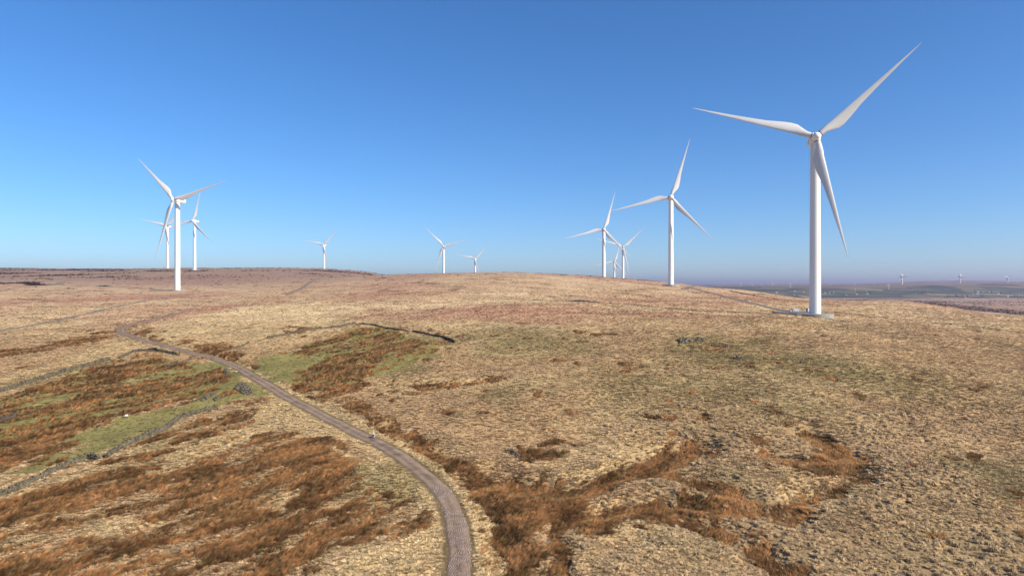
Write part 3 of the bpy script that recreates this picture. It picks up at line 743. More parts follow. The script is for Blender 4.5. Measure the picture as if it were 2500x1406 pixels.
# ------------------------------------------------------------------ grasses: prototypes and scatter
def blade_clump(name, n, h, spread, width, droop, lean=0.0, base_r=0.12, mat=None, seed=0, segs=3):
    rn = random.Random(seed); V = []; F3 = []; F4 = []; sh = []
    for i in range(n):
        a = rn.uniform(0, 2 * math.pi); r0 = base_r * math.sqrt(rn.random())
        bx, by = r0 * math.cos(a), r0 * math.sin(a)
        a2 = a + rn.uniform(-0.5, 0.5)
        L = h * rn.uniform(0.65, 1.15); out = spread * rn.uniform(0.3, 1.0)
        dx, dy = math.cos(a2) * out + lean * rn.uniform(0.6, 1.15), math.sin(a2) * out + lean * 0.15 * rn.uniform(-1, 1)
        wv = width * rn.uniform(0.7, 1.3); px, py = -math.sin(a2) * wv, math.cos(a2) * wv
        b = len(V); s = rn.random()
        for k in range(segs):
            t = k / segs; ww = 1 - 0.55 * t
            x = bx + dx * t ** 1.4; y = by + dy * t ** 1.4; z = L * (t - droop * t * t) - 0.05 * (k == 0)
            V.append((x - px * ww, y - py * ww, z)); V.append((x + px * ww, y + py * ww, z)); sh += [s, s]
        V.append((bx + dx, by + dy, L * (1 - droop))); sh.append(s)
        for k in range(segs - 1): F4.append((b + 2 * k, b + 2 * k + 1, b + 2 * k + 3, b + 2 * k + 2))
        F3.append((b + 2 * segs - 2, b + 2 * segs - 1, b + 2 * segs))
    me = mesh_np(name, V, F4, F3)
    at_ = me.attributes.new('shade', 'FLOAT', 'POINT'); at_.data.foreach_set('value', np.array(sh, np.float32))
    return mesh_obj(name, me, mat, link=False)

def proto_collection(name, objs):
    c = bpy.data.collections.new(name)
    for o in objs: c.objects.link(o)
    return c
P_GRASS = proto_collection('grass_tussocks', [blade_clump('tussock', 30, 0.42, 0.50, 0.045, 0.55, 0.10, 0.16, M['grass'], 3 + i) for i in range(4)])
P_HUMM = proto_collection('hummock_tufts', [blade_clump('hummock', 64, 1.75, 0.66, 0.055, 0.95, 0.0, 0.10, M['grass'], 63 + i, segs=5) for i in range(4)])
P_RUSH = proto_collection('rush_tufts', [blade_clump('rush_tuft', 26, 0.95, 0.30, 0.035, 0.25, 0.30 + 0.28 * i, 0.22, M['rush'], 23 + i) for i in range(4)])
P_HEATH = proto_collection('heather_tufts', [blade_clump('heather_tuft', 26, 0.8, 0.6, 0.16, 0.35, 0.0, 0.45, M['heather'], 43 + i) for i in range(3)])

def scatter(name, label, pos, rot, scl, tint, pick, coll):
    n = len(pos)
    me = bpy.data.meshes.new(name); me.vertices.add(n); me.vertices.foreach_set('co', pos.astype(np.float32).ravel())
    a = me.attributes.new('rot', 'FLOAT_VECTOR', 'POINT'); a.data.foreach_set('vector', rot.astype(np.float32).ravel())
    a = me.attributes.new('scl', 'FLOAT_VECTOR', 'POINT'); a.data.foreach_set('vector', scl.astype(np.float32).ravel())
    a = me.attributes.new('tint', 'FLOAT_COLOR', 'POINT'); a.data.foreach_set('color', np.column_stack([tint, np.ones(n)]).astype(np.float32).ravel())
    a = me.attributes.new('pick', 'INT', 'POINT'); a.data.foreach_set('value', pick.astype(np.int32))
    me.update()
    o = mesh_obj(name, me)
    ng = bpy.data.node_groups.new(name + '_nodes', 'GeometryNodeTree')
    ng.interface.new_socket('Geometry', in_out='INPUT', socket_type='NodeSocketGeometry'); ng.interface.new_socket('Geometry', in_out='OUTPUT', socket_type='NodeSocketGeometry')
    gi = ng.nodes.new('NodeGroupInput'); go = ng.nodes.new('NodeGroupOutput')
    ip = ng.nodes.new('GeometryNodeInstanceOnPoints'); ci = ng.nodes.new('GeometryNodeCollectionInfo')
    ci.inputs['Collection'].default_value = coll; ci.inputs['Separate Children'].default_value = True; ci.inputs['Reset Children'].default_value = True
    def attr(nm, t):
        k = ng.nodes.new('GeometryNodeInputNamedAttribute'); k.data_type = t; k.inputs['Name'].default_value = nm; return k.outputs['Attribute']
    L = ng.links
    L.new(gi.outputs[0], ip.inputs['Points']); L.new(ci.outputs[0], ip.inputs['Instance']); ip.inputs['Pick Instance'].default_value = True
    L.new(attr('pick', 'INT'), ip.inputs['Instance Index'])
    e2r = ng.nodes.new('FunctionNodeEulerToRotation'); L.new(attr('rot', 'FLOAT_VECTOR'), e2r.inputs[0]); L.new(e2r.outputs[0], ip.inputs['Rotation'])
    L.new(attr('scl', 'FLOAT_VECTOR'), ip.inputs['Scale']); L.new(ip.outputs[0], go.inputs[0])
    md = o.modifiers.new('scatter', 'NODES'); md.node_group = ng
    return tag(o, label, kind='stuff')

def sample(n, y0, y1, p, smax=0.98):
    """points with density falling off as distance^-p"""
    e = 2 - p; u = RNG.random(n)
    y = (y0 ** e + u * (y1 ** e - y0 ** e)) ** (1 / e)
    s = RNG.uniform(-smax, smax, n); return s * y, y

BOULDER_KEEP = []
def clear_of_built(x, y, pos_d):
    ok = pos_d > 0.25 + RNG.random(len(x)) * 0.35
    ok &= ~in_poly(x, y, PAD1)
    for n_, (tx, ty) in TPOS.items(): ok &= np.hypot(x - tx, y - ty) > 9.9
    return ok

def plant_hummocks():
    x, y = sample(62000, 62, 270, 0.35)
    d = road_clear(x, y); ok = clear_of_built(x, y, d - 0.3); x, y = x[ok], y[ok]
    rush, green, pale, red, peat = cover(x, y)
    keep = (RNG.random(len(x)) < RS(x, y)) & (RNG.random(len(x)) > rush * 0.95) & (RNG.random(len(x)) > green * 0.55) & (RNG.random(len(x)) > peat)
    x, y, green, pale = x[keep], y[keep], green[keep], pale[keep]
    # keep hummocks apart
    o = np.argsort(RNG.random(len(x))); x, y, green, pale = x[o], y[o], green[o], pale[o]
    cell = {}; sel = []
    for i in range(len(x)):
        k = (int(x[i] // 0.72), int(y[i] // 0.72)); bad = False
        for a in (-1, 0, 1):
            for b in (-1, 0, 1):
                for j in cell.get((k[0] + a, k[1] + b), ()):
                    if (x[i] - x[j]) ** 2 + (y[i] - y[j]) ** 2 < 0.50: bad = True; break
                if bad: break
            if bad: break
        if not bad: cell.setdefault(k, []).append(i); sel.append(i)
    x, y, green, pale = x[sel], y[sel], green[sel], pale[sel]; n = len(x)
    z = z_ground(x, y) - 0.04
    v = fbm(x / 5.0, y / 5.0, 3, 100.0)
    c = mix(np.tile(C_TAN * 1.05, (n, 1)), C_PALE * 1.08, np.clip(pale * .6 + RNG.random(n) * 0.8, 0, 1)); c = mix(c, C_OLIVE * 1.1, green * 0.6)
    c = c * (0.75 + 0.4 * RNG.random(n))[:, None] * (0.8 + 0.4 * v)[:, None]
    s = (0.6 + 0.8 * RNG.random(n) ** 1.8) * (0.75 + 0.5 * fbm(x / 9.0, y / 9.0, 2, 170.0))
    rot = np.column_stack([RNG.normal(0, 0.1, n), RNG.normal(0, 0.1, n), RNG.uniform(0, 6.283, n)])
    scatter('grass_hummocks', 'rounded straw coloured grass hummocks on the right hand slope', np.column_stack([x, y, z]), rot, np.column_stack([s, s, s * (0.55 + 0.4 * RNG.random(n))]), c, RNG.integers(0, 4, n), P_HUMM)

def plant_grass():
    xa, ya = sample(62000, 62, 135, 0.0); xb, yb = sample(290000, 135, 950, 1.5)
    x = np.concatenate([xa, xb]); y = np.concatenate([ya, yb])
    d = road_clear(x, y); ok = clear_of_built(x, y, d); x, y, d = x[ok], y[ok], d[ok]
    rush, green, pale, red, peat = cover(x, y)
    r = RNG.random(len(x))
    keep = (RNG.random(len(x)) > 0.8 * sstep(420, 900, y)) & (RNG.random(len(x)) > 0.72 * RS(x, y)) & (r > rush * 0.66) & (r > (green > 0.7) * (y < 420) * green * 0.28) & (RNG.random(len(x)) > peat * 0.95)
    x, y, d = x[keep], y[keep], d[keep]; rush, green, pale, red = rush[keep], green[keep], pale[keep], red[keep]
    n = len(x)
    z = z_ground(x, y) - 0.03 - rush * 0.2
    v = fbm(x / 5.0, y / 5.0, 3, 100.0)
    c = mix(np.tile(C_TAN * 1.08, (n, 1)), C_PALE * 1.12, np.clip(pale + sstep(0.4, 0.65, fbm(x / 24.0, y / 24.0, 4, 90.0)) * 0.55, 0, 1))
    c = mix(c, C_RED * 1.05, red); c = mix(c, mix(np.tile(C_GREEN * 1.25, (n, 1)), C_OLIVE, np.maximum(sstep(0.35, 0.65, v), sstep(0.85, 0.65, green))), np.clip(green * 1.25, 0, .92)); c = mix(c, np.array([0.30, 0.19, 0.085]), rush * 0.5)
    c = c * (0.78 + 0.44 * RNG.random(n))[:, None] * (0.75 + 0.5 * v)[:, None]
    big = (0.35 + 0.65 * sstep(0.38, 0.6, fbm(x / 16.0, y / 16.0, 3, 110.0))) * sstep(5, 30, x - 0.08 * y)          # coarser tussocks on the right slope
    s = (0.7 + 0.7 * RNG.random(n)) * np.maximum(1, (y / 135) ** 0.30) * (1 + 0.25 * big)
    s = np.where(green > 0.7, s * 0.7, s)
    hz = (0.66 + 0.45 * RNG.random(n)) * (1 / np.sqrt(1 + (y / 260) ** 2.6)) * (1 - 0.4 * (green > 0.7))
    rot = np.column_stack([RNG.normal(0, 0.12, n), RNG.normal(0, 0.12, n), RNG.uniform(0, 6.283, n)])
    scatter('tussock_grass', 'straw coloured tussock grass covering the moor', np.column_stack([x, y, z]), rot, np.column_stack([s, s, s * hz]), c, RNG.integers(0, 4, n), P_GRASS)

def plant_rush():
    xa, ya = sample(170000, 62, 150, 0.0); xb, yb = sample(215000, 150, 420, 1.0)
    x = np.concatenate([xa, xb]); y = np.concatenate([ya, yb])
    d = road_clear(x, y); ok = clear_of_built(x, y, d - 0.5); x, y = x[ok], y[ok]
    rush, green, pale, red, peat = cover(x, y)
    keep = RNG.random(len(x)) < rush
    x, y, green = x[keep], y[keep], green[keep]; n = len(x)
    z = z_ground(x, y) - 0.3
    left = 1 - sstep(10, 60, x - 0.1 * y)
    a = (x * D1[0] + y * D1[1]); b = (x * D2[0] + y * D2[1])
    tone = fbm(a / 6.0, b / 2.6, 3, 130.0)
    c = mix(np.tile(C_RUSH * 0.6, (n, 1)), C_RUSH * 1.6 + np.array([0.0, 0.02, 0.012]), sstep(0.3, 0.68, tone))
    c = mix(c, np.array([0.075, 0.075, 0.022]) * np.ones((n, 3)), (RNG.random(n) < 0.10 + 0.25 * sstep(0.6, 0.72, fbm(x / 4., y / 4., 3, 140.))) * 0.8)
    c = mix(c, np.array([0.36, 0.25, 0.12]) * np.ones((n, 3)), (RNG.random(n) < 0.22) * 0.75)
    c = c * (0.7 + 0.6 * RNG.random(n))[:, None] * (1 + np.array([0.15, 0.28, 0.4]) * (1 - left)[:, None])
    s = (0.75 + 0.5 * RNG.random(n)) * np.maximum(1, (y / 170) ** 0.5)
    h = s * (0.7 + 0.55 * fbm(x / 4.0, y / 4.0, 2, 150.0)) * np.where(y > 240, 0.8, 1.0)
    rz = RNG.normal(0.25, 0.45, n) * left + (1 - left) * RNG.uniform(0, 6.283, n)
    pick = np.where(RNG.random(n) < left, RNG.integers(1, 4, n), RNG.integers(0, 2, n))
    scatter('rushes', 'rust brown rushes in swathes over the moor', np.column_stack([x, y, z]), np.column_stack([RNG.normal(0, .08, n), RNG.normal(0, .08, n), rz]), np.column_stack([s, s, h]), c, pick, P_RUSH)

def plant_heather():
    x, y = sample(60000, 320, 2600, 0.9)
    d = road_clear(x, y); ok = clear_of_built(x, y, d - 2); x, y = x[ok], y[ok]
    rush, green, pale, red, peat = cover(x, y)
    keep = RNG.random(len(x)) < peat * 0.8
    x, y = x[keep], y[keep]
    ex, ey = [], []
    for ln, w in PEAT_W:
        if w < 2: continue
        q = resample(ln, 1.1); m = fbm(np.arange(len(q)) / 9.0, np.full(len(q), w * 7.1), 3) > 0.47
        q = q[m]; ex.append(q[:, 0] + RNG.normal(0, w * .3, len(q))); ey.append(q[:, 1] + RNG.normal(0, w * .3, len(q)))
    x = np.concatenate([x] + ex); y = np.concatenate([y] + ey); n = len(x)
    z = z_ground(x, y) - 0.6
    c = np.array([0.075, 0.043, 0.032]) * (0.6 + 0.9 * RNG.random(n))[:, None]
    s = (0.9 + 0.8 * RNG.random(n)) * np.maximum(1, (y / 450) ** 0.6)
    scatter('heather', 'dark brown heather and peat edges across the moor', np.column_stack([x, y, z]), np.column_stack([np.zeros(n), np.zeros(n), RNG.uniform(0, 6.283, n)]), np.column_stack([s, s, s * 0.7]), c, RNG.integers(0, 3, n), P_HEATH)
plant_grass(); plant_hummocks(); plant_rush(); plant_heather()

# ------------------------------------------------------------------ drystone walls, rubble, boulders
def stone_verts(rn, c, s, rz):
    o = []
    cz, sz = math.cos(rz), math.sin(rz)
    for k in range(8):
        x = ((k & 1) * 2 - 1) * s[0] / 2 * rn.uniform(.75, 1.1); y = (((k >> 1) & 1) * 2 - 1) * s[1] / 2 * rn.uniform(.75, 1.1); z = (((k >> 2) & 1) * 2 - 1) * s[2] / 2 * rn.uniform(.75, 1.1)
        o.append((c[0] + x * cz - y * sz, c[1] + x * sz + y * cz, c[2] + z))
    return o
CUBE_F = [(0, 2, 3, 1), (4, 5, 7, 6), (0, 1, 5, 4), (2, 6, 7, 3), (0, 4, 6, 2), (1, 3, 7, 5)]
def stones_mesh(name, items, seed, mat):
    rn = random.Random(seed); V = []; F = []
    for c, s, rz in items:
        b = len(V); V += stone_verts(rn, c, s, rz); F += [tuple(b + i for i in f) for f in CUBE_F]
    return mesh_np(name, V, F)

def wall(px, h, label, seed, mat, ruin=0.35):
    rn = random.Random(seed)
    line = resample(at(dense(px, 10)), 0.42)
    zl = z_ground(line[:, 0], line[:, 1])
    t = np.gradient(line, axis=0); ang = np.arctan2(t[:, 1], t[:, 0])
    bx, by = line[len(line) // 2]; bz = zg(bx, by)
    items = []
    for i in range(len(line)):
        k = 0.35 + 0.65 * sstep(ruin - .18, ruin + .22, fbm(np.array([i * 0.045]), np.array([seed * 3.7]), 3)[0])
        top = 0.8 * h * k * rn.uniform(.75, 1.15)
        z = -0.15
        nx, ny = -math.sin(ang[i]), math.cos(ang[i])
        while z < top:
            sh = rn.uniform(.18, .34); wd = 0.60 - 0.2 * z / h
            for side in (-1, 1):
                off = side * wd * 0.28 + rn.uniform(-.06, .06); al = rn.uniform(-.12, .12)
                items.append(((line[i, 0] + nx * off + math.cos(ang[i]) * al - bx, line[i, 1] + ny * off + math.sin(ang[i]) * al - by, zl[i] + z + sh / 2 - bz), (rn.uniform(.38, .62), wd * 0.6, sh), ang[i] + rn.uniform(-.15, .15)))
            z += sh * 0.92
        if rn.random() < 0.4:        # tumbled stones at the foot
            side = rn.choice((-1, 1)); off = side * rn.uniform(.5, 1.7)
            X0, Y0 = line[i, 0] + nx * off, line[i, 1] + ny * off
            items.append(((X0 - bx, Y0 - by, zl[i] + .1 - bz), (rn.uniform(.25, .55), rn.uniform(.2, .45), rn.uniform(.15, .35)), rn.uniform(0, 3)))
    root = empty('drystone_wall', (bx, by, bz)); tag(root, label, 'stone wall', 'ruined field walls')
    o = mesh_obj('stones', stones_mesh('stones', items, seed, mat), mat, root); o['kind'] = 'stuff'
wall([(-40,970),(0,958),(29,948),(108,924),(131,916),(183,901),(229,889.5),(268,878)], 1.25, 'long ruined stone wall slanting up from the left edge, above the rush field', 1, M['gritstone'], .3)
wall([(291,875),(310,866),(327,858.5),(376,855),(410,862),(432,867)], 1.3, 'tumbled stone wall beside the road bend, ending at the upright post', 2, M['gritstone'], .42)
wall([(-30,1036),(0,1028),(36,1018)], 1.2, 'short dark wall stub at the left edge, halfway up', 3, M['darkstone'], .2)
wall([(-40,1228),(0,1212),(36,1199),(62,1184),(141,1148),(213,1121),(242,1123)], 1.3, 'mossy stone wall at the lower left, below the green strip', 4, M['gritstone'], .3)
wall([(262,1117),(294,1094),(347,1071),(406,1048),(435,1025),(491,1006),(530,996)], 1.15, 'stone wall along the lower side of the green strip, nearer the road', 5, M['gritstone'], .36)
wall([(654,826),(696,818),(737,810.5),(785,802),(835,797),(866,791)], 1.0, 'low fallen wall along the back of the green enclosure', 6, M['gritstone'], .45)
wall([(868,790.5),(911,794),(948,803),(986,807),(999,810.5)], 0.85, 'dark wall at the top corner of the green enclosure', 7, M['gritstone'], .5)
wall([(1009,810.5),(1049,818),(1087,826),(1110,837)], 1.15, 'dark broken wall on the right side of the green enclosure', 8, M['darkstone'], .36)  # shadow side of the wall painted with the darker stone colour
wall([(400,894),(420,889),(445,884),(468,876)], 0.9, 'heap of broken grey wall left of the road, below the post', 9, M['gritstone'], .5)
wall([(572,853),(590,845),(608,837)], 0.8, 'short line of tumbled grey stones right of the road, near the hairpin', 10, M['gritstone'], .5)

def rubble(px, n, label, seed, mat, s0=.2, s1=.55, heap=0.3):
    rn = random.Random(seed); pg = at(dense(px, 8)); c = pg.mean(0); items = []
    lo, hi = pg.min(0), pg.max(0); bz = zg(*c); k = 0
    rad = max(hi - lo) / 2
    while len(items) < n and k < n * 20:
        k += 1
        x, y = rn.uniform(lo[0], hi[0]), rn.uniform(lo[1], hi[1])
        if not in_poly(np.array([x]), np.array([y]), pg)[0]: continue
        s = rn.uniform(s0, s1); z = heap * max(0, 1 - math.hypot(x - c[0], y - c[1]) / rad) * rn.random()
        items.append(((x - c[0], y - c[1], z + s * .15), (s * rn.uniform(.8, 1.4), s, s * rn.uniform(.4, .8)), rn.uniform(0, 3.14)))
    gz = z_ground(np.array([i[0][0] + c[0] for i in items]), np.array([i[0][1] + c[1] for i in items])) - bz
    items = [((i[0][0], i[0][1], i[0][2] + float(q)), i[1], i[2]) for i, q in zip(items, gz)]
    root = empty('rubble_heap', (*c, bz)); tag(root, label, 'rubble', 'heaps of fallen stone')
    o = mesh_obj('stones', stones_mesh('stones', items, seed, mat), mat, root); o['kind'] = 'stuff'
rubble([(570,950),(585,935),(600,936),(612,950),(622,962),(600,965),(585,957)], 420, 'grey patch of scattered stones left of the road bend', 31, M['gritstone'], .2, .6, .5)
rubble([(488,975),(515,960),(528,961),(510,973),(495,980)], 90, 'thin spill of grey stones on the green slope', 32, M['gritstone'])
rubble([(520,975),(535,968),(540,972),(525,980)], 40, 'smallest spill of stones on the green slope', 33, M['gritstone'])
rubble([(545,905),(556,902),(560,912),(550,915)], 50, 'little grey stone heap close to the road verge', 34, M['gritstone'])
rubble([(1655,832),(1668,825),(1690,829),(1688,838),(1660,839)], 160, 'tumbled grey rocks on the green knoll, larger left heap', 35, M['gritstone'], .4, 1.1, 1.0)
rubble([(1698,833),(1705,824),(1720,827),(1718,835)], 90, 'tumbled grey rocks on the green knoll, smaller right heap', 36, M['gritstone'], .35, .9, .6)
rubble([(1785,876),(1800,870),(1815,873),(1805,880)], 50, 'dark stones in the turf below the knoll', 37, M['darkstone'], .3, .8)
rubble([(1763,844),(1770,840),(1778,844),(1770,850)], 24, 'few dark stones right of the knoll heaps', 38, M['darkstone'], .3, .7)
rubble([(1230,1101),(1245,1097),(1270,1112),(1262,1118)], 30, 'dark stones beside the mid slope rushes', 39, M['darkstone'], .25, .6)

def boulder(px, size, label, seed):
    x, y = at([px])[0]
    bm = bmesh.new(); bmesh.ops.create_icosphere(bm, subdivisions=2, radius=0.5)
    rn = random.Random(seed)
    for v in bm.verts:
        k = 0.8 + 0.35 * rn.random()
        v.co = Vector((v.co.x * size[0] * k, v.co.y * size[1] * k, v.co.z * size[2] * k))
    o = mesh_obj('boulder', bm_mesh('boulder', bm), M['darkstone']); o.location = (x, y, zg(x, y) + size[2] * .2)
    tag(o, label, 'boulder', 'loose dark boulders')
boulder((1632,892), (1.3, 1, .9), 'dark boulder by a brown tuft, uppermost of the left cluster', 1)
boulder((1600,917), (.8, .7, .6), 'small dark boulder, leftmost of a row of three', 2)
boulder((1612,917), (.8, .8, .6), 'small dark boulder, middle of a row of three', 3)
boulder((1638,918), (1.7, 1, .7), 'wider dark boulder, rightmost of a row of three', 4)
boulder((1957,885), (1.4, 1, .8), 'lone dark boulder on the green slope below the vans', 5)
boulder((1880,866), (1.5, .9, .5), 'flat grey boulder right of the knoll', 6)
boulder((2266,1038), (1.1, .9, .6), 'dark boulder near the top of the sheep path', 7)
boulder((1046,1274), (.8, .6, .35), 'small blue grey stone in the verge left of the road', 8)

def gatepost():
    x, y = at([(438, 869)])[0]; z = zg(x, y)
    bm = bmesh.new()
    prof = [(0.19, -.4), (0.20, 0.2), (0.17, 1.2), (0.15, 1.85), (0.07, 2.02)]
    add_lathe(bm, prof, 7)
    rn = random.Random(3)
    for v in bm.verts: v.co += Vector((rn.uniform(-.03, .03), rn.uniform(-.03, .03), 0))
    o = mesh_obj('gatepost', bm_mesh('gatepost', bm), M['gritstone']); o.location = (x, y, z); o.rotation_euler = (0.04, 0.05, 0.4)
    tag(o, 'upright mossy stone post at the wall end beside the road', 'post')
gatepost()

# ------------------------------------------------------------------ wind turbines
BR = 70.0
def blade_mesh():
    st = [(1.6, 3.0, 3.0, 0), (3.2, 3.0, 3.0, 0), (5.5, 3.4, 2.7, .25), (8.5, 4.8, 2.1, .7), (11.5, 5.9, 1.7, 1), (15, 6.0, 1.35, 1), (20, 5.3, 1.05, 1), (28, 3.8, .8, 1), (38, 2.75, .55, 1),
          (48, 1.9, .38, 1), (58, 1.05, .22, 1), (64, .66, .14, 1), (68, .38, .08, 1), (69.6, .2, .05, 1), (70, .06, .02, 1)]
    V = []; F = []; nseg = 20
    for r, c, th, k in st:
        tw = R(16) * (1 - r / BR) ** 2 * min(1, max(0, (r - 4) / 8))
        for i in range(nseg):
            a = 2 * math.pi * i / nseg
            ex, ey = math.cos(a) * c / 2, math.sin(a) * th / 2
            # aerofoil: thick rounded nose, thin tail, nose held on a straight line
            q = (1 + math.cos(a)) / 2                   # 1 at the tail
            ey2 = ey * (1 - 0.75 * k * q ** 1.2) * (1 + 0.25 * k)
            nose = -1.5 + 1.0 * (r / BR)
            ax = ex * 1.0 * (1 - k) + (nose + c * q) * k
            x, y = ax, ey * (1 - k) + ey2 * k
            V.append((x * math.cos(tw) - y * math.sin(tw), x * math.sin(tw) + y * math.cos(tw) - 1.8 * (r / BR) ** 2, r))
    for s in range(len(st) - 1):
        for i in range(nseg):
            j = (i + 1) % nseg
            F.append((s * nseg + i, s * nseg + j, (s + 1) * nseg + j, (s + 1) * nseg + i))
    bm = bmesh.new(); vs = [bm.verts.new(v) for v in V]
    for f in F: bm.faces.new([vs[i] for i in f])
    bm.faces.new(vs[:nseg][::-1]); bm.faces.new(vs[-nseg:])
    bmesh.ops.recalc_face_normals(bm, faces=bm.faces)
    return bm_mesh('blade', bm, 50)
def hub_mesh():
    bm = bmesh.new()
    add_lathe(bm, [(1.9, 2.2), (2.25, 1.6), (2.35, 0.6), (2.3, -0.6), (2.1, -1.6), (1.7, -2.4), (1.15, -2.9), (0.5, -3.15), (0.05, -3.2)], 28, 'Y')
    for k in range(3):
        a = R(120 * k); d = Vector((math.cos(a), 0, math.sin(a)))
        add_tube(bm, d * 0.4, d * 2.55, 1.75, 1.62, 24)
    return bm_mesh('hub', bm, 40)
def ring_mesh():
    bm = bmesh.new(); add_tube(bm, (0, 0, 2.5), (0, 0, 2.78), 1.72, 1.72, 24); return bm_mesh('pitch_ring', bm, 40)
def nacelle_mesh():
    bm = bmesh.new()
    # cross-sections along the axis: half width, bottom, top
    secs = [(-3.3, 1.9, -1.9, 1.9), (-2.6, 2.7, -2.5, 2.3), (0.0, 3.0, -2.6, 2.5), (5.0, 3.0, -2.6, 2.6), (9.0, 2.9, -2.4, 2.6), (10.6, 2.6, -1.9, 2.4)]
    rings = []
    for y, w, b, t in secs:
        ch = 0.6
        pts = [(-w, b + ch), (-w + ch, b), (w - ch, b), (w, b + ch), (w, t - ch), (w - ch, t), (-w + ch, t), (-w, t - ch)]
        rings.append([bm.verts.new((x, y, z)) for x, z in pts])
    for a, c in zip(rings, rings[1:]):
        for i in range(8):
            j = (i + 1) % 8; bm.faces.new((a[i], a[j], c[j], c[i]))
    bm.faces.new(rings[0][::-1]); bm.faces.new(rings[-1]); bmesh.ops.recalc_face_normals(bm, faces=bm.faces)
    return bm_mesh('nacelle', bm, 30)
def box_mesh(name, *boxes):
    bm = bmesh.new()
    for c, s in boxes: add_box(bm, c, s)
    bmesh.ops.bevel(bm, geom=list(bm.edges), offset=min(min(s) for _, s in boxes) * .12, segments=1, affect='EDGES')
    return bm_mesh(name, bm)
def tower_mesh():
    prof = []; n = 34
    for i in range(n):
        z0 = i / n; r = 3.05 - 0.42 * z0
        prof += [(r, z0 + 0.0004), (r - 0.0125 / 1, (i + 1) / n - 0.0016), (r - 0.05, (i + 1) / n - 0.0008)]
    bm = bmesh.new(); add_lathe(bm, prof, 48); return bm_mesh('tower', bm, 60)
ME = dict(blade=blade_mesh(), hub=hub_mesh(), ring=ring_mesh(), nacelle=nacelle_mesh(), tower=tower_mesh())
ME['far_blade'] = ME['blade'].copy()
ME['bay'] = box_mesh('cooler', ((0, 7.6, 3.2), (3.6, 2.6, 1.5)))
ME['vent'] = box_mesh('vent', ((0, -2.75, 0.2), (4.4, .5, 3.2)))
ME['hatch'] = box_mesh('side_box', ((-3.2, 4.4, -1.2), (.9, 6.2, 2.6)))
def plinth_mesh(name, r, h):
    bm = bmesh.new(); add_lathe(bm, [(r, -h), (r, -0.12), (r - .12, 0.0)], 56); return bm_mesh(name, bm, 30)
ME['plinth_tall'] = plinth_mesh('plinth_tall', 9.6, 6.0); ME['plinth'] = plinth_mesh('plinth', 9.6, 2.5)
def stairs_mesh():
    bm = bmesh.new()
    for i in range(9): add_box(bm, (0, 1.2 + i * .28, 2.3 - i * .26), (1.1, .3, .05))
    for sx in (-.55, .55):
        add_tube(bm, (sx, .9, 3.5), (sx, 3.7, .95), .05, .05, 6); add_tube(bm, (sx, 3.7, .95), (sx, 3.7, 0), .05, .05, 6); add_tube(bm, (sx, .2, 3.5), (sx, .9, 3.5), .05, .05, 6)
        add_tube(bm, (sx, .9, 2.4), (sx, 3.7, .02), .07, .07, 6)
    add_box(bm, (0, .55, 2.42), (1.2, 1.1, .08)); add_box(bm, (0, .9, 1.2), (.1, .1, 2.4))
    return bm_mesh('stairs', bm)
ME['stairs'] = stairs_mesh()
def door_mesh():
    bm = bmesh.new(); add_box(bm, (0, 0, 3.6), (1.1, .35, 2.3)); return bm_mesh('door', bm)
ME['door'] = door_mesh()

def turbine(name, loc, hub_z, yaw, phase, label, group, scale=1.0, detail=2, plinth=None, tower_k=1.0, blade_w=1.0):
    x, y, z = loc; S = scale
    root = empty('wind_turbine', (x, y, z)); tag(root, label, 'wind turbine', group)
    H = hub_z - z
    tw = mesh_obj('tower', ME['tower'], M['white'], root); tw.scale = (S * tower_k, S * tower_k, H - 2.3 * S)
    a = R(yaw); t = R(5 if detail else 0)
    back = Vector((math.sin(a), math.cos(a), 0)); rt = Vector((math.cos(a), -math.sin(a), 0))
    fw = Vector((-math.sin(a) * math.cos(t), -math.cos(a) * math.cos(t), math.sin(t))); up = rt.cross(-fw)
    if up.z < 0: up = -up
    over = 6.6 * S
    hubp = Vector((0, 0, H)) + fw * over - Vector((0, 0, fw.z * over))
    Rm = Matrix((rt, -fw, up)).transposed()
    def put(o, loc_, m3, s):
        o.matrix_local = Matrix.Translation(loc_) @ m3.to_4x4() @ Matrix.Diagonal((s, s, s, 1))
    Nm = Matrix((rt, back, Vector((0, 0, 1)))).transposed()
    na = mesh_obj('nacelle', ME['nacelle'], M['white'], root); put(na, Vector((0, 0, H)), Nm, S)
    if detail:
        o = mesh_obj('cooler', ME['bay'], M['dark'] if detail > 2 else M['white'], na)
        o = mesh_obj('vent', ME['vent'], M['dark'], na)
        o = mesh_obj('side_box', ME['hatch'], M['white'], na)
    hb = mesh_obj('hub', ME['hub'], M['white'], root)
    ph = R(phase)
    put(hb, hubp, Rm @ Matrix.Rotation(-ph, 3, 'Y'), S)
    for k in range(3):
        th = R(phase + 120 * k)
        d = math.cos(th) * rt + math.sin(th) * up; sx = math.sin(th) * rt - math.cos(th) * up
        B = Matrix((sx, -fw, d)).transposed()
        bl = mesh_obj('blade', ME['blade'] if detail else ME['far_blade'], M['blade'] if detail else M['white'], root); put(bl, hubp, B @ Matrix.Diagonal((blade_w, blade_w, 1)), S)
        if detail > 1: mesh_obj('pitch_ring', ME['ring'], M['dark'], bl)
    if plinth:
        p = mesh_obj('plinth', ME[plinth], M['concrete'], root)
        dr = mesh_obj('door', ME['door'], M['galv'], root); st = mesh_obj('stairs', ME['stairs'], M['galv'], root)
        aa = R(-60)
        dr.matrix_local = Matrix.Rotation(aa, 4, 'Z') @ Matrix.Translation((0, 3.0, 0)); st.matrix_local = Matrix.Rotation(aa, 4, 'Z') @ Matrix.Translation((0, 3.0, 0))
    return root

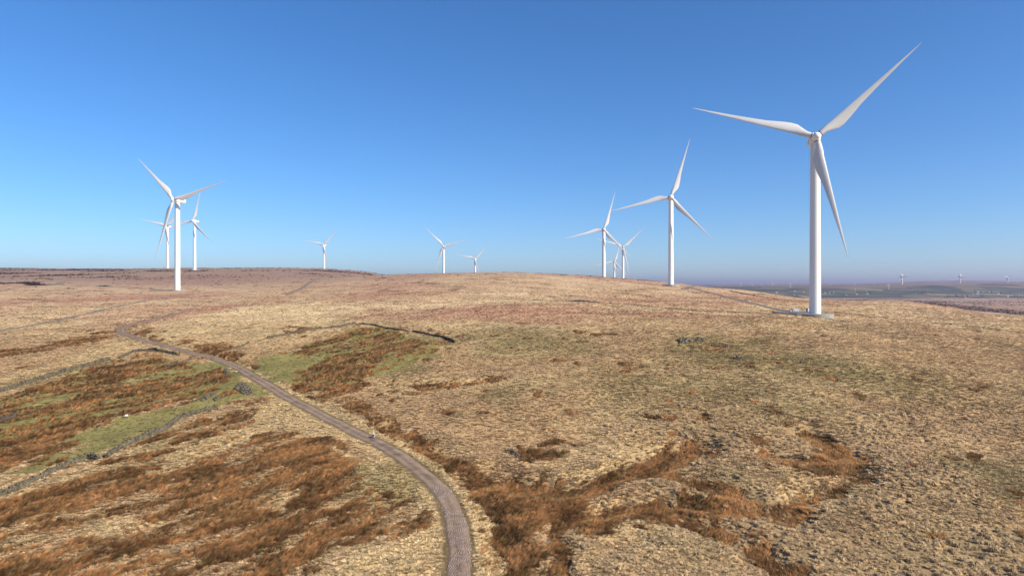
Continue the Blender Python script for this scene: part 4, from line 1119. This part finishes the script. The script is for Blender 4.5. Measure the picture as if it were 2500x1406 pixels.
LABELS = {
 'T1': 'largest white wind turbine on a concrete plinth beside the vans, right', 'T2': 'white wind turbine on a concrete drum, second nearest on the right slope',
 'TL': 'big white wind turbine at left, casting a long shadow on the moor', 'T3': 'white turbine just past the ridge, tallest of the three behind the right slope',
 'T4': 'white turbine of the ridge trio, rightmost of the three', 'T5': 'smallest white turbine of the ridge trio, in the middle of the three',
 'T6': 'white turbine standing alone above the middle of the ridge', 'T7': 'small white turbine on the central skyline, right of the lone one',
 'T8': 'white turbine on the left skyline past the climbing road', 'T9': 'white turbine on the left skyline, partly behind the big left turbine',
 'T10': 'white turbine on the left skyline, just right of the big left turbine'}
for n, u, y, vh, yaw, ph in TURB:
    x = (u - CX) / FPX * y; hz = (CY - vh) / FPX * y
    g = zg(x, y); pl = None; z = g
    if n == 'T1': z = PAD1_Z; pl = 'plinth_tall'
    elif n == 'T2': z = g + 1.6; pl = 'plinth_tall'
    elif n == 'TL': z = g + 0.7; pl = 'plinth'
    elif n in ('T10', 'T9'): z = g + 0.4; pl = 'plinth'
    turbine(n, (x, y, z), hz, yaw, ph, LABELS[n], 'turbines on the moor', 1.0, 3 if n in ('T1', 'T2', 'TL') else 2, pl)

# the turbines across the valley: column, hub row, base row, distance, blade angle
FAR = [(2202,674.4,694.4,5150,0,'far white turbine on the opposite hill, leftmost of the three large ones'),
       (2344,674.6,692.9,5250,-17,'far white turbine on the opposite hill, middle of the three large ones'),
       (2459.7,678,694.4,5350,40,'far white turbine on the opposite hill, rightmost of the three large ones'),
       (1808.8,703,709,5200,20,'tiny far turbine nearest the near hillside, leftmost on the valley side'), (1836.7,700,705.5,5600,60,'tiny far turbine, second from the near hillside'),
       (1860,700,705.5,5600,95,'tiny far turbine, third from the near hillside'), (1886,699,705,5600,30,'tiny far turbine, fourth from the near hillside'),
       (1930,703,710,4700,80,'tiny far turbine on the valley side, just left of the large tower'), (2029,693,698,6600,70,'tiny far turbine on the hilltop, first right of the large tower'),
       (2088,694.5,700,6200,90,'tiny far turbine on the hilltop above the scattered houses'), (2135.7,693.5,698,6400,30,'tiny far turbine on the hilltop, right of the scattered houses'), (2169.5,701,709,4400,75,'tiny far turbine low on the hillside, left of the three large ones')]
def far_at(u, v, y0=3000, y1=9500):
    yy = np.linspace(y0, y1, 900); s = (u - CX) / FPX; d = z_far(s * yy, yy) - 1.5 - (CY - v) / FPX * yy
    h = np.nonzero(d >= 0)[0]
    y = yy[h[0]] if len(h) else yy[np.argmax(d / yy)]
    return s * y, y, float(z_far(np.array([s * y]), np.array([y]))[0]) - 1.5
for u, vh, vb, y, ph, lab in FAR:
    x = (u - CX) / FPX * y; z = float(z_far(np.array([x]), np.array([float(y)]))[0]) - 1.5
    hz = (CY - vh) / FPX * y; H = max(26, hz - z); S = (vb - vh) * 0.62 / FPX * y / BR
    turbine('far', (x, y, z), z + H, 20, ph, lab, 'turbines across the valley', S * 1.12, 0, tower_k=2.6, blade_w=4.0)

# ------------------------------------------------------------------ hardstanding, vans, people
def hardstanding():
    bm = bmesh.new(); vs = [bm.verts.new((a, b, PAD1_Z - 0.03)) for a, b in PAD1]
    f = bm.faces.new(vs); bmesh.ops.recalc_face_normals(bm, faces=[f])
    r = bmesh.ops.extrude_face_region(bm, geom=[f])
    for g in r['geom']:
        if isinstance(g, bmesh.types.BMVert): g.co.z -= 5.0; 
    bmesh.ops.recalc_face_normals(bm, faces=bm.faces)
    tag(mesh_obj('hardstanding', bm_mesh('hardstanding', bm), M['asphalt']), 'flat grey hardstanding beside the nearest turbine', kind='structure')
hardstanding()
def strip(name, px, label):
    xy = at(px); bm = bmesh.new(); z = max(zg(*p) for p in xy) + 0.15
    f = bm.faces.new([bm.verts.new((p[0], p[1], zg(*p) + 0.45)) for p in xy]); 
    if f.normal.z < 0: f.normal_flip()
    r = bmesh.ops.extrude_face_region(bm, geom=[f])
    for g in r['geom']:
        if isinstance(g, bmesh.types.BMVert): g.co.z -= 1.5
    bmesh.ops.recalc_face_normals(bm, faces=bm.faces)
    tag(mesh_obj(name, bm_mesh(name, bm), M['gravel']), label, kind='structure')
strip('gravel_apron', [(1662,705),(1680,699.5),(1698,700.5),(1682,705.5)], 'small gravel apron right of the second turbine')
strip('gravel_apron', [(122,698),(140,690.5),(162,688.5),(150,694)], 'small gravel apron on the far left moor')
strip('gravel_apron', [(362,711.5),(366,708.5),(425,708),(428,711)], 'gravel strip left of the big left turbine')

def van(loc, rz, label):
    root = empty('van', loc, rz); tag(root, label, 'van', 'service vans')
    # side outline, x forward
    prof = [(-2.75, .35), (2.55, .35), (2.7, .75), (2.6, 1.15), (1.75, 1.38), (1.15, 2.25), (.75, 2.45), (-2.65, 2.45), (-2.78, 2.2)]
    bm = bmesh.new(); w = .98
    a = [bm.verts.new((x, -w, z)) for x, z in prof]; b = [bm.verts.new((x, w, z)) for x, z in prof]
    bm.faces.new(a); bm.faces.new(b[::-1])
    for i in range(len(prof)):
        j = (i + 1) % len(prof); bm.faces.new((a[i], b[i], b[j], a[j]))
    bmesh.ops.recalc_face_normals(bm, faces=bm.faces)
    bmesh.ops.bevel(bm, geom=list(bm.edges), offset=.06, segments=2, affect='EDGES')
    body = mesh_obj('body', bm_mesh('van_body', bm, 40), M['vanwhite'], root)
    def quad(nm, pts, mat, par=body, th=.03):
        bm = bmesh.new(); f = bm.faces.new([bm.verts.new(p) for p in pts]); bm.normal_update(); n = f.normal.copy()
        r = bmesh.ops.extrude_face_region(bm, geom=[f])
        for g in r['geom']:
            if isinstance(g, bmesh.types.BMVert): g.co += n * th
        bmesh.ops.recalc_face_normals(bm, faces=bm.faces)
        return mesh_obj(nm, bm_mesh(nm, bm), mat, par)
    quad('windscreen', [(1.72, -.85, 1.43), (1.72, .85, 1.43), (1.2, .8, 2.2), (1.2, -.8, 2.2)], M['glass'])
    for s in (-1, 1):
        p = [(1.5, s * .985, 1.42), (.45, s * .985, 1.42), (.45, s * .985, 2.1), (1.05, s * .985, 2.1)]
        quad('side_window', p if s < 0 else p[::-1], M['glass'])
        p = [(2.62, s * .5 - .28, .8), (2.62, s * .5 + .28, .8), (2.6, s * .5 + .28, 1.1), (2.6, s * .5 - .28, 1.1)]
        quad('headlight', p, M['lamp'], th=.08)
        p = [(-2.77, s * .8 + .12, .9), (-2.77, s * .8 - .12, .9), (-2.77, s * .8 - .12, 1.6), (-2.77, s * .8 + .12, 1.6)]
        quad('tail_light', p, M['rearlamp'], th=.04)
    quad('rear_window', [(-2.79, .75, 1.5), (-2.79, -.75, 1.5), (-2.76, -.75, 2.1), (-2.76, .75, 2.1)], M['glass'])
    quad('bumper', [(2.64, -.9, .38), (2.64, .9, .38), (2.7, .9, .68), (2.7, -.9, .68)], M['tyre'], root, .08)
    for x in (-1.75, 1.75):
        for s in (-1, 1):
            bm = bmesh.new(); add_tube(bm, (x, s * .78, .36), (x, s * 1.0, .36), .36, .36, 18); wh = mesh_obj('wheel', bm_mesh('wheel', bm, 40), M['tyre'], root)
            bm = bmesh.new(); add_tube(bm, (x, s * .99, .36), (x, s * 1.02, .36), .21, .19, 14); mesh_obj('rim', bm_mesh('rim', bm, 40), M['rim'], wh)
V1X = (1938 - CX) / FPX * 407
van((V1X, 407, PAD1_Z - 0.03), R(178), 'white van facing left on the hardstanding, with two workers beside it')
van(((1980.5 - CX) / FPX * 409, 409, PAD1_Z - 0.03), R(8), 'white van half hidden behind the nearest turbine tower')

def skin_mesh(name, verts, edges, radii, mats, root=0, sub=1):
    me = bpy.data.meshes.new(name); me.from_pydata(verts, edges, []); o = bpy.data.objects.new(name, me); COL.objects.link(o)
    md = o.modifiers.new('skin', 'SKIN'); md.use_smooth_shade = True
    for i, sv in enumerate(me.skin_vertices[0].data):
        r = radii[i]; sv.radius = r if isinstance(r, tuple) else (r, r); sv.use_root = (i == root)
    if sub:
        s = o.modifiers.new('sub', 'SUBSURF'); s.levels = sub; s.render_levels = sub
    dg = bpy.context.evaluated_depsgraph_get(); dg.update()
    em = bpy.data.meshes.new_from_object(o.evaluated_get(dg)); bpy.data.objects.remove(o)
    em.materials.clear()
    for m in mats: em.materials.append(m)
    smooth(em); em.name = name
    return em

def person(loc, rz, label, stride=.12):
    v = [(0, 0, .95), (0, 0, 1.15), (0, 0, 1.38), (0, .0, 1.5), (0, .02, 1.62), (0, .02, 1.74),
         (-.1, 0, .9), (-.11, stride, .5), (-.11, stride * .3, .08), (-.11, stride * .3 + .16, .04),
         (.1, 0, .9), (.11, -stride * .4, .5), (.11, -stride, .08), (.11, -stride + .16, .04),
         (-.21, 0, 1.42), (-.27, -.03, 1.14), (-.26, .1, .9), (-.25, .16, .8), (.21, 0, 1.42), (.27, -.03, 1.14), (.26, .1, .9), (.25, .16, .8)]
    e = [(0, 1), (1, 2), (2, 3), (3, 4), (4, 5), (0, 6), (6, 7), (7, 8), (8, 9), (0, 10), (10, 11), (11, 12), (12, 13), (2, 14), (14, 15), (15, 16), (16, 17), (2, 18), (18, 19), (19, 20), (20, 21)]
    r = [(.17, .12), (.17, .12), (.18, .12), .06, .095, .085, .1, .075, .055, .045, .1, .075, .055, .045, .07, .055, .045, .035, .07, .055, .045, .035]
    em = skin_mesh('body', v, e, r, [M['orange'], M['trouser'], M['skin']])
    mi = []
    for p in em.polygons:
        c = p.center
        mi.append(1 if c.z < .93 and abs(c.x) < .2 else 2 if c.z > 1.5 or (c.z < .87 and abs(c.x) >= .2) else 0)
    em.polygons.foreach_set('material_index', mi)
    root = empty('person', loc, rz); tag(root, label, 'person', 'workers in orange jackets')
    mesh_obj('body', em, None, root)
    bm = bmesh.new(); add_lathe(bm, [(.155, 1.70), (.13, 1.72), (.125, 1.78), (.09, 1.83), (.02, 1.85)], 14)
    mesh_obj('helmet', bm_mesh('helmet', bm, 60), M['helmet'], root)
pz = PAD1_Z - 0.03
person(((1935 - CX) / FPX * 403.5, 403.5, pz), R(150), 'worker in orange jacket standing by the cab of the white van')
person(((1939.3 - CX) / FPX * 403, 403, pz), R(200), 'worker in orange jacket standing by the side of the white van')
person(((2016.7 - CX) / FPX * 386, 386, PAD1_Z), R(90), 'worker in orange jacket alone on the plinth right of the tower')

# ------------------------------------------------------------------ sheep and bird
def sheep(px, rz, label, k=1.0):
    x, y = at([px])[0]; z = zg(x, y)
    # x = forward
    v = [(-.45, 0, .66), (-.15, 0, .68), (.2, 0, .68), (.42, 0, .72), (.58, 0, .86), (.70, 0, .92), (.88, 0, .84),
         (-.42, .14, .5), (-.48, .15, .28), (-.44, .15, .03), (-.42, -.14, .5), (-.48, -.15, .28), (-.44, -.15, .03),
         (.36, .14, .5), (.38, .14, .27), (.36, .14, .03), (.36, -.14, .5), (.38, -.14, .27), (.36, -.14, .03), (-.6, 0, .6), (-.64, 0, .45)]
    e = [(0, 1), (1, 2), (2, 3), (3, 4), (4, 5), (5, 6), (0, 7), (7, 8), (8, 9), (0, 10), (10, 11), (11, 12), (3, 13), (13, 14), (14, 15), (3, 16), (16, 17), (17, 18), (0, 19), (19, 20)]
    r = [.27, .31, .30, .25, .14, .12, .07, .11, .05, .045, .11, .05, .045, .1, .05, .045, .1, .05, .045, .06, .04]
    em = skin_mesh('body', v, e, r, [M['fleece'], M['blackface']], root=1)
    em.polygons.foreach_set('material_index', [1 if (p.center.x > .56 or p.center.z < .36) else 0 for p in em.polygons])
    root = empty('sheep', (x, y, z), rz); root.scale = (k, k, k); tag(root, label, 'sheep', 'grazing sheep')
    mesh_obj('body', em, None, root)
    for s in (-1, 1):
        bm = bmesh.new(); add_tube(bm, (.66, s * .08, .98), (.62, s * .24, .98), .045, .012, 8); mesh_obj('ear', bm_mesh('ear', bm), M['blackface'], root)
sheep((912, 1069), R(-70), 'black faced white sheep standing on the right edge of the road', 1.0)
sheep((307, 1020), R(65), 'white sheep grazing among rushes on the green strip at left', 0.85)

def bird():
    s = (537 - CX) / FPX; y = 118.0; z = -(1023 - CY) / FPX * y
    root = empty('bird', (s * y, y, z), R(20)); tag(root, 'black crow gliding low over the pale grass left of the road', 'bird')
    v = [(0, -.22, 0), (0, -.1, .01), (0, .08, .01), (0, .2, .03), (0, .29, .03), (0, .36, .02)]
    em = skin_mesh('body', v, [(0, 1), (1, 2), (2, 3), (3, 4), (4, 5)], [(.05, .015), .06, .07, .045, .045, .012], [M['feather']], root=2)
    mesh_obj('body', em, None, root)
    for sd, dz in ((-1, -.10), (1, .02)):
        bm = bmesh.new()
        pts = [(0, .12, .02), (.2, .2, .14), (.42, .12, .10 + dz), (.62, -.02, .02 + dz), (.58, -.1, .02 + dz), (.36, -.1, .09 + dz), (.15, -.12, .1), (0, -.1, .02)]
        f = bm.faces.new([bm.verts.new((sd * a, b, c)) for a, b, c in pts])
        r = bmesh.ops.extrude_face_region(bm, geom=[f])
        for g in r['geom']:
            if isinstance(g, bmesh.types.BMVert): g.co.z += .025
        bmesh.ops.recalc_face_normals(bm, faces=bm.faces)
        mesh_obj('wing', bm_mesh('wing', bm), M['feather'], root)
bird()

# ------------------------------------------------------------------ houses and trees across the valley
def house(px, size, label, rz, white=True, pale_roof=False):
    x, y, z = far_at(*px)
    L, W, H = [0.6 * q for q in size]
    root = empty('house', (x, y, z), rz); tag(root, label, 'house', 'houses across the valley')
    bm = bmesh.new(); add_box(bm, (0, 0, H / 2 - 1), (L, W, H + 2))
    g = H; 
    for sx in (-1, 1):
        a = [bm.verts.new((sx * L / 2, -W / 2, g)), bm.verts.new((sx * L / 2, W / 2, g)), bm.verts.new((sx * L / 2, 0, g + W * .38))]
        bm.faces.new(a)
    bmesh.ops.recalc_face_normals(bm, faces=bm.faces)
    mesh_obj('wall', bm_mesh('house_wall', bm), M['render_white'] if white else M['housestone'], root)
    bm = bmesh.new(); o = .5; t = .35
    for s in (-1, 1):
        p = [(-L / 2 - o, s * (W / 2 + o), g - .3), (L / 2 + o, s * (W / 2 + o), g - .3), (L / 2 + o, 0, g + W * .38 + .15), (-L / 2 - o, 0, g + W * .38 + .15)]
        lo = [bm.verts.new(q) for q in p]; hi = [bm.verts.new((q[0], q[1], q[2] + t)) for q in p]
        bm.faces.new(lo); bm.faces.new(hi[::-1])
        for i in range(4): bm.faces.new((lo[i], hi[i], hi[(i + 1) % 4], lo[(i + 1) % 4]))
    bmesh.ops.recalc_face_normals(bm, faces=bm.faces)
    mesh_obj('roof', bm_mesh('house_roof', bm), M['lightroof'] if pale_roof else M['slate'], root)
    for k in (-.3, 0, .3):
        bm = bmesh.new(); add_box(bm, (k * L, -W / 2 - .02, H * .5), (1.4, .12, 1.6)); mesh_obj('window', bm_mesh('window', bm), M['glass'], root)
HOUSES = [((2415.7,714.2),(16,10,8),'brightest large white house in the far hamlet',.2,1,0), ((2388,713.7),(20,9,5),'long pale barn at the upper left of the far hamlet',.1,1,1),
 ((2400,714.2),(9,8,8),'narrow white house in the middle of the far hamlet',.3,1,0), ((2425,714.6),(9,8,6),'small white house right of the brightest one',.1,1,0), ((2430,714.7),(8,7,5),'smallest white house at the right of the far hamlet',.4,1,0),
 ((2375,719),(13,9,6),'white farmhouse at the lower left of the hamlet',.2,1,0), ((2386,718.8),(22,10,5),'long pale shed below the hamlet barn',.1,1,1), ((2402,718.6),(8,7,5),'small cottage below the hamlet middle',.3,1,0),
 ((2437,718.4),(24,10,4),'long grey roofed farm shed right of the hamlet',.05,0,1), ((2356.5,728),(13,10,7),'white farmhouse among trees at the foot of the far slope',.3,1,0), ((2266,716.6),(11,8,5),'lone white cottage left of the hamlet on the slope',.2,1,0),
 ((2235,719.4),(9,8,5),'faint grey cottage far left on the open slope',.4,0,1), ((2460,724.6),(14,9,5),'pale house near the right edge of the valley',.2,1,1),
 ((1896,715),(20,9,5),'long white building low on the valley side, left of the tower',.1,1,1), ((1938.7,721),(12,9,6),'white house just above the moor edge, left of the tower',.2,1,0), ((1962,713.8),(14,9,6),'white house nearest the left of the tower',.2,1,0),
 ((1941,712.2),(16,8,4),'pale building between the valley turbine and the tower',.1,1,1), ((2014,716),(14,10,7),'white house first right of the tower',.3,1,0), ((2035,714.8),(12,9,6),'white house at the right of the farm group past the tower',.2,1,0), ((2025,715.6),(14,9,5),'grey stone house in the farm group past the tower',.2,0,1),
 ((2066,721),(14,9,6),'white house lowest on the slope right of the tower',.2,1,0), ((2087.5,706.5),(14,9,5),'white house high on the slope under the small turbine',.1,1,1), ((2088,712),(12,8,5),'white cottage in the middle of the slope',.2,1,0),
 ((2092,719.8),(15,8,4),'pale low building right of the lowest white house',.1,1,1), ((2115,712),(8,7,7),'tall narrow white house on the slope',.4,1,0), ((2117.5,719),(17,9,5),'white farmhouse beside dark trees on the slope',.1,1,1), ((2110,704.5),(9,8,5),'tiny white cottage highest on the slope',.2,1,0)]
for px, sz, lab, rz, w, pr in HOUSES: house(px, sz, lab, rz, bool(w), bool(pr))

def tree_meshes(seed, h):
    rn = random.Random(seed)
    bm = bmesh.new(); add_tube(bm, (0, 0, -1), (0, 0, h * .35), .35, .25, 7); add_tube(bm, (0, 0, h * .35), (.2, .1, h * .95), .25, .05, 7); tr = bm_mesh('trunk', bm)
    V = []; F = []
    for i in range(420):
        t = rn.random() ** .8; z = h * (.14 + .86 * t); rad = h * .27 * (1 - t) ** .75 * (0.6 + 0.5 * rn.random()) + .25
        a = rn.uniform(0, 6.283); c = Vector((math.cos(a) * rad, math.sin(a) * rad, z)); s = h * .06 * rn.uniform(.6, 1.4)
        u_ = Vector((rn.gauss(0, 1), rn.gauss(0, 1), rn.gauss(0, .6))).normalized() * s; w_ = Vector((rn.gauss(0, 1), rn.gauss(0, 1), rn.gauss(0, .6))).normalized() * s
        b = len(V); V += [tuple(c - u_), tuple(c + w_), tuple(c + u_ - w_ * .4)]; F.append((b, b + 1, b + 2))
    return tr, mesh_np('crown', V, None, F)
TM = [tree_meshes(k, 13) for k in range(3)]
TREES = [(2306,728.3),(2313,727.8),(2319,727.3),(2325,727.2),(2333,726.8),(2337,727),(2470,728),(2477,727.5),(2484,727),(2491,727),(2497,727),(2349,727),(2362,726.5),(2372,716),(2380,715.5),(2394,716.5),(2408,716.5),(2420,717),(2444,718),(2122,717.5),(2127,717.6),(2252,716.8),(2258,716.5)]
for i, p in enumerate(TREES):
    x, y, z = far_at(*p)
    root = empty('tree', (x, y, z), i * 1.3); k = 0.8 + 0.5 * ((i * 37) % 10) / 10; root.scale = (k * 1.2, k * 1.2, k)
    g0 = max(q for q in (0, 6, 11, 13, 19, 21) if q <= i)
    nth = ['leftmost', 'second from left', 'third from left', 'fourth from left', 'fifth from left', 'rightmost'][i - g0]
    if i + 1 in (11, 13, 21, 23): nth = 'rightmost'
    lab = nth + ' ' + {0: 'dark conifer of the row of six left of the valley farmhouse', 6: 'dark tree of the clump at the right edge of the valley', 11: 'dark tree beside the farmhouse at the foot of the far slope',
           13: 'dark tree between the houses of the far hamlet', 19: 'dark tree beside the white farmhouse on the slope', 21: 'dark tree beside the lone white cottage'}[g0]
    tag(root, lab, 'tree', ['conifer row by the farm', 'clump at the valley edge', 'trees by the farmhouse', 'hamlet trees', 'slope farm trees', 'cottage trees'][0 if i < 6 else 1 if i < 11 else 2 if i < 13 else 3 if i < 19 else 4 if i < 21 else 5])
    tr, cr = TM[i % 3]
    mesh_obj('trunk', tr, M['bark'], root); mesh_obj('crown', cr, M['leaf'], root)

# ------------------------------------------------------------------ haze
def haze():
    bm = bmesh.new(); x0, x1, y0, y1, z0, z1 = -62000, 62000, -300, 39000, -90, 245
    add_box(bm, ((x0 + x1) / 2, (y0 + y1) / 2, (z0 + z1) / 2), (x1 - x0, y1 - y0, z1 - z0))
    m = bpy.data.materials.new('haze_air'); m.use_nodes = True; nt = m.node_tree
    for n in list(nt.nodes): nt.nodes.remove(n)
    o = nt.nodes.new('ShaderNodeOutputMaterial'); v = nt.nodes.new('ShaderNodeVolumePrincipled')
    v.inputs['Color'].default_value = (0.48, 0.505, 0.70, 1); v.inputs['Density'].default_value = 0.00010; v.inputs['Anisotropy'].default_value = 0.45
    nt.links.new(v.outputs[0], o.inputs['Volume'])
    ob = mesh_obj('haze', bm_mesh('haze', bm), m); tag(ob, 'thin blue haze over the valley', kind='stuff')
haze()
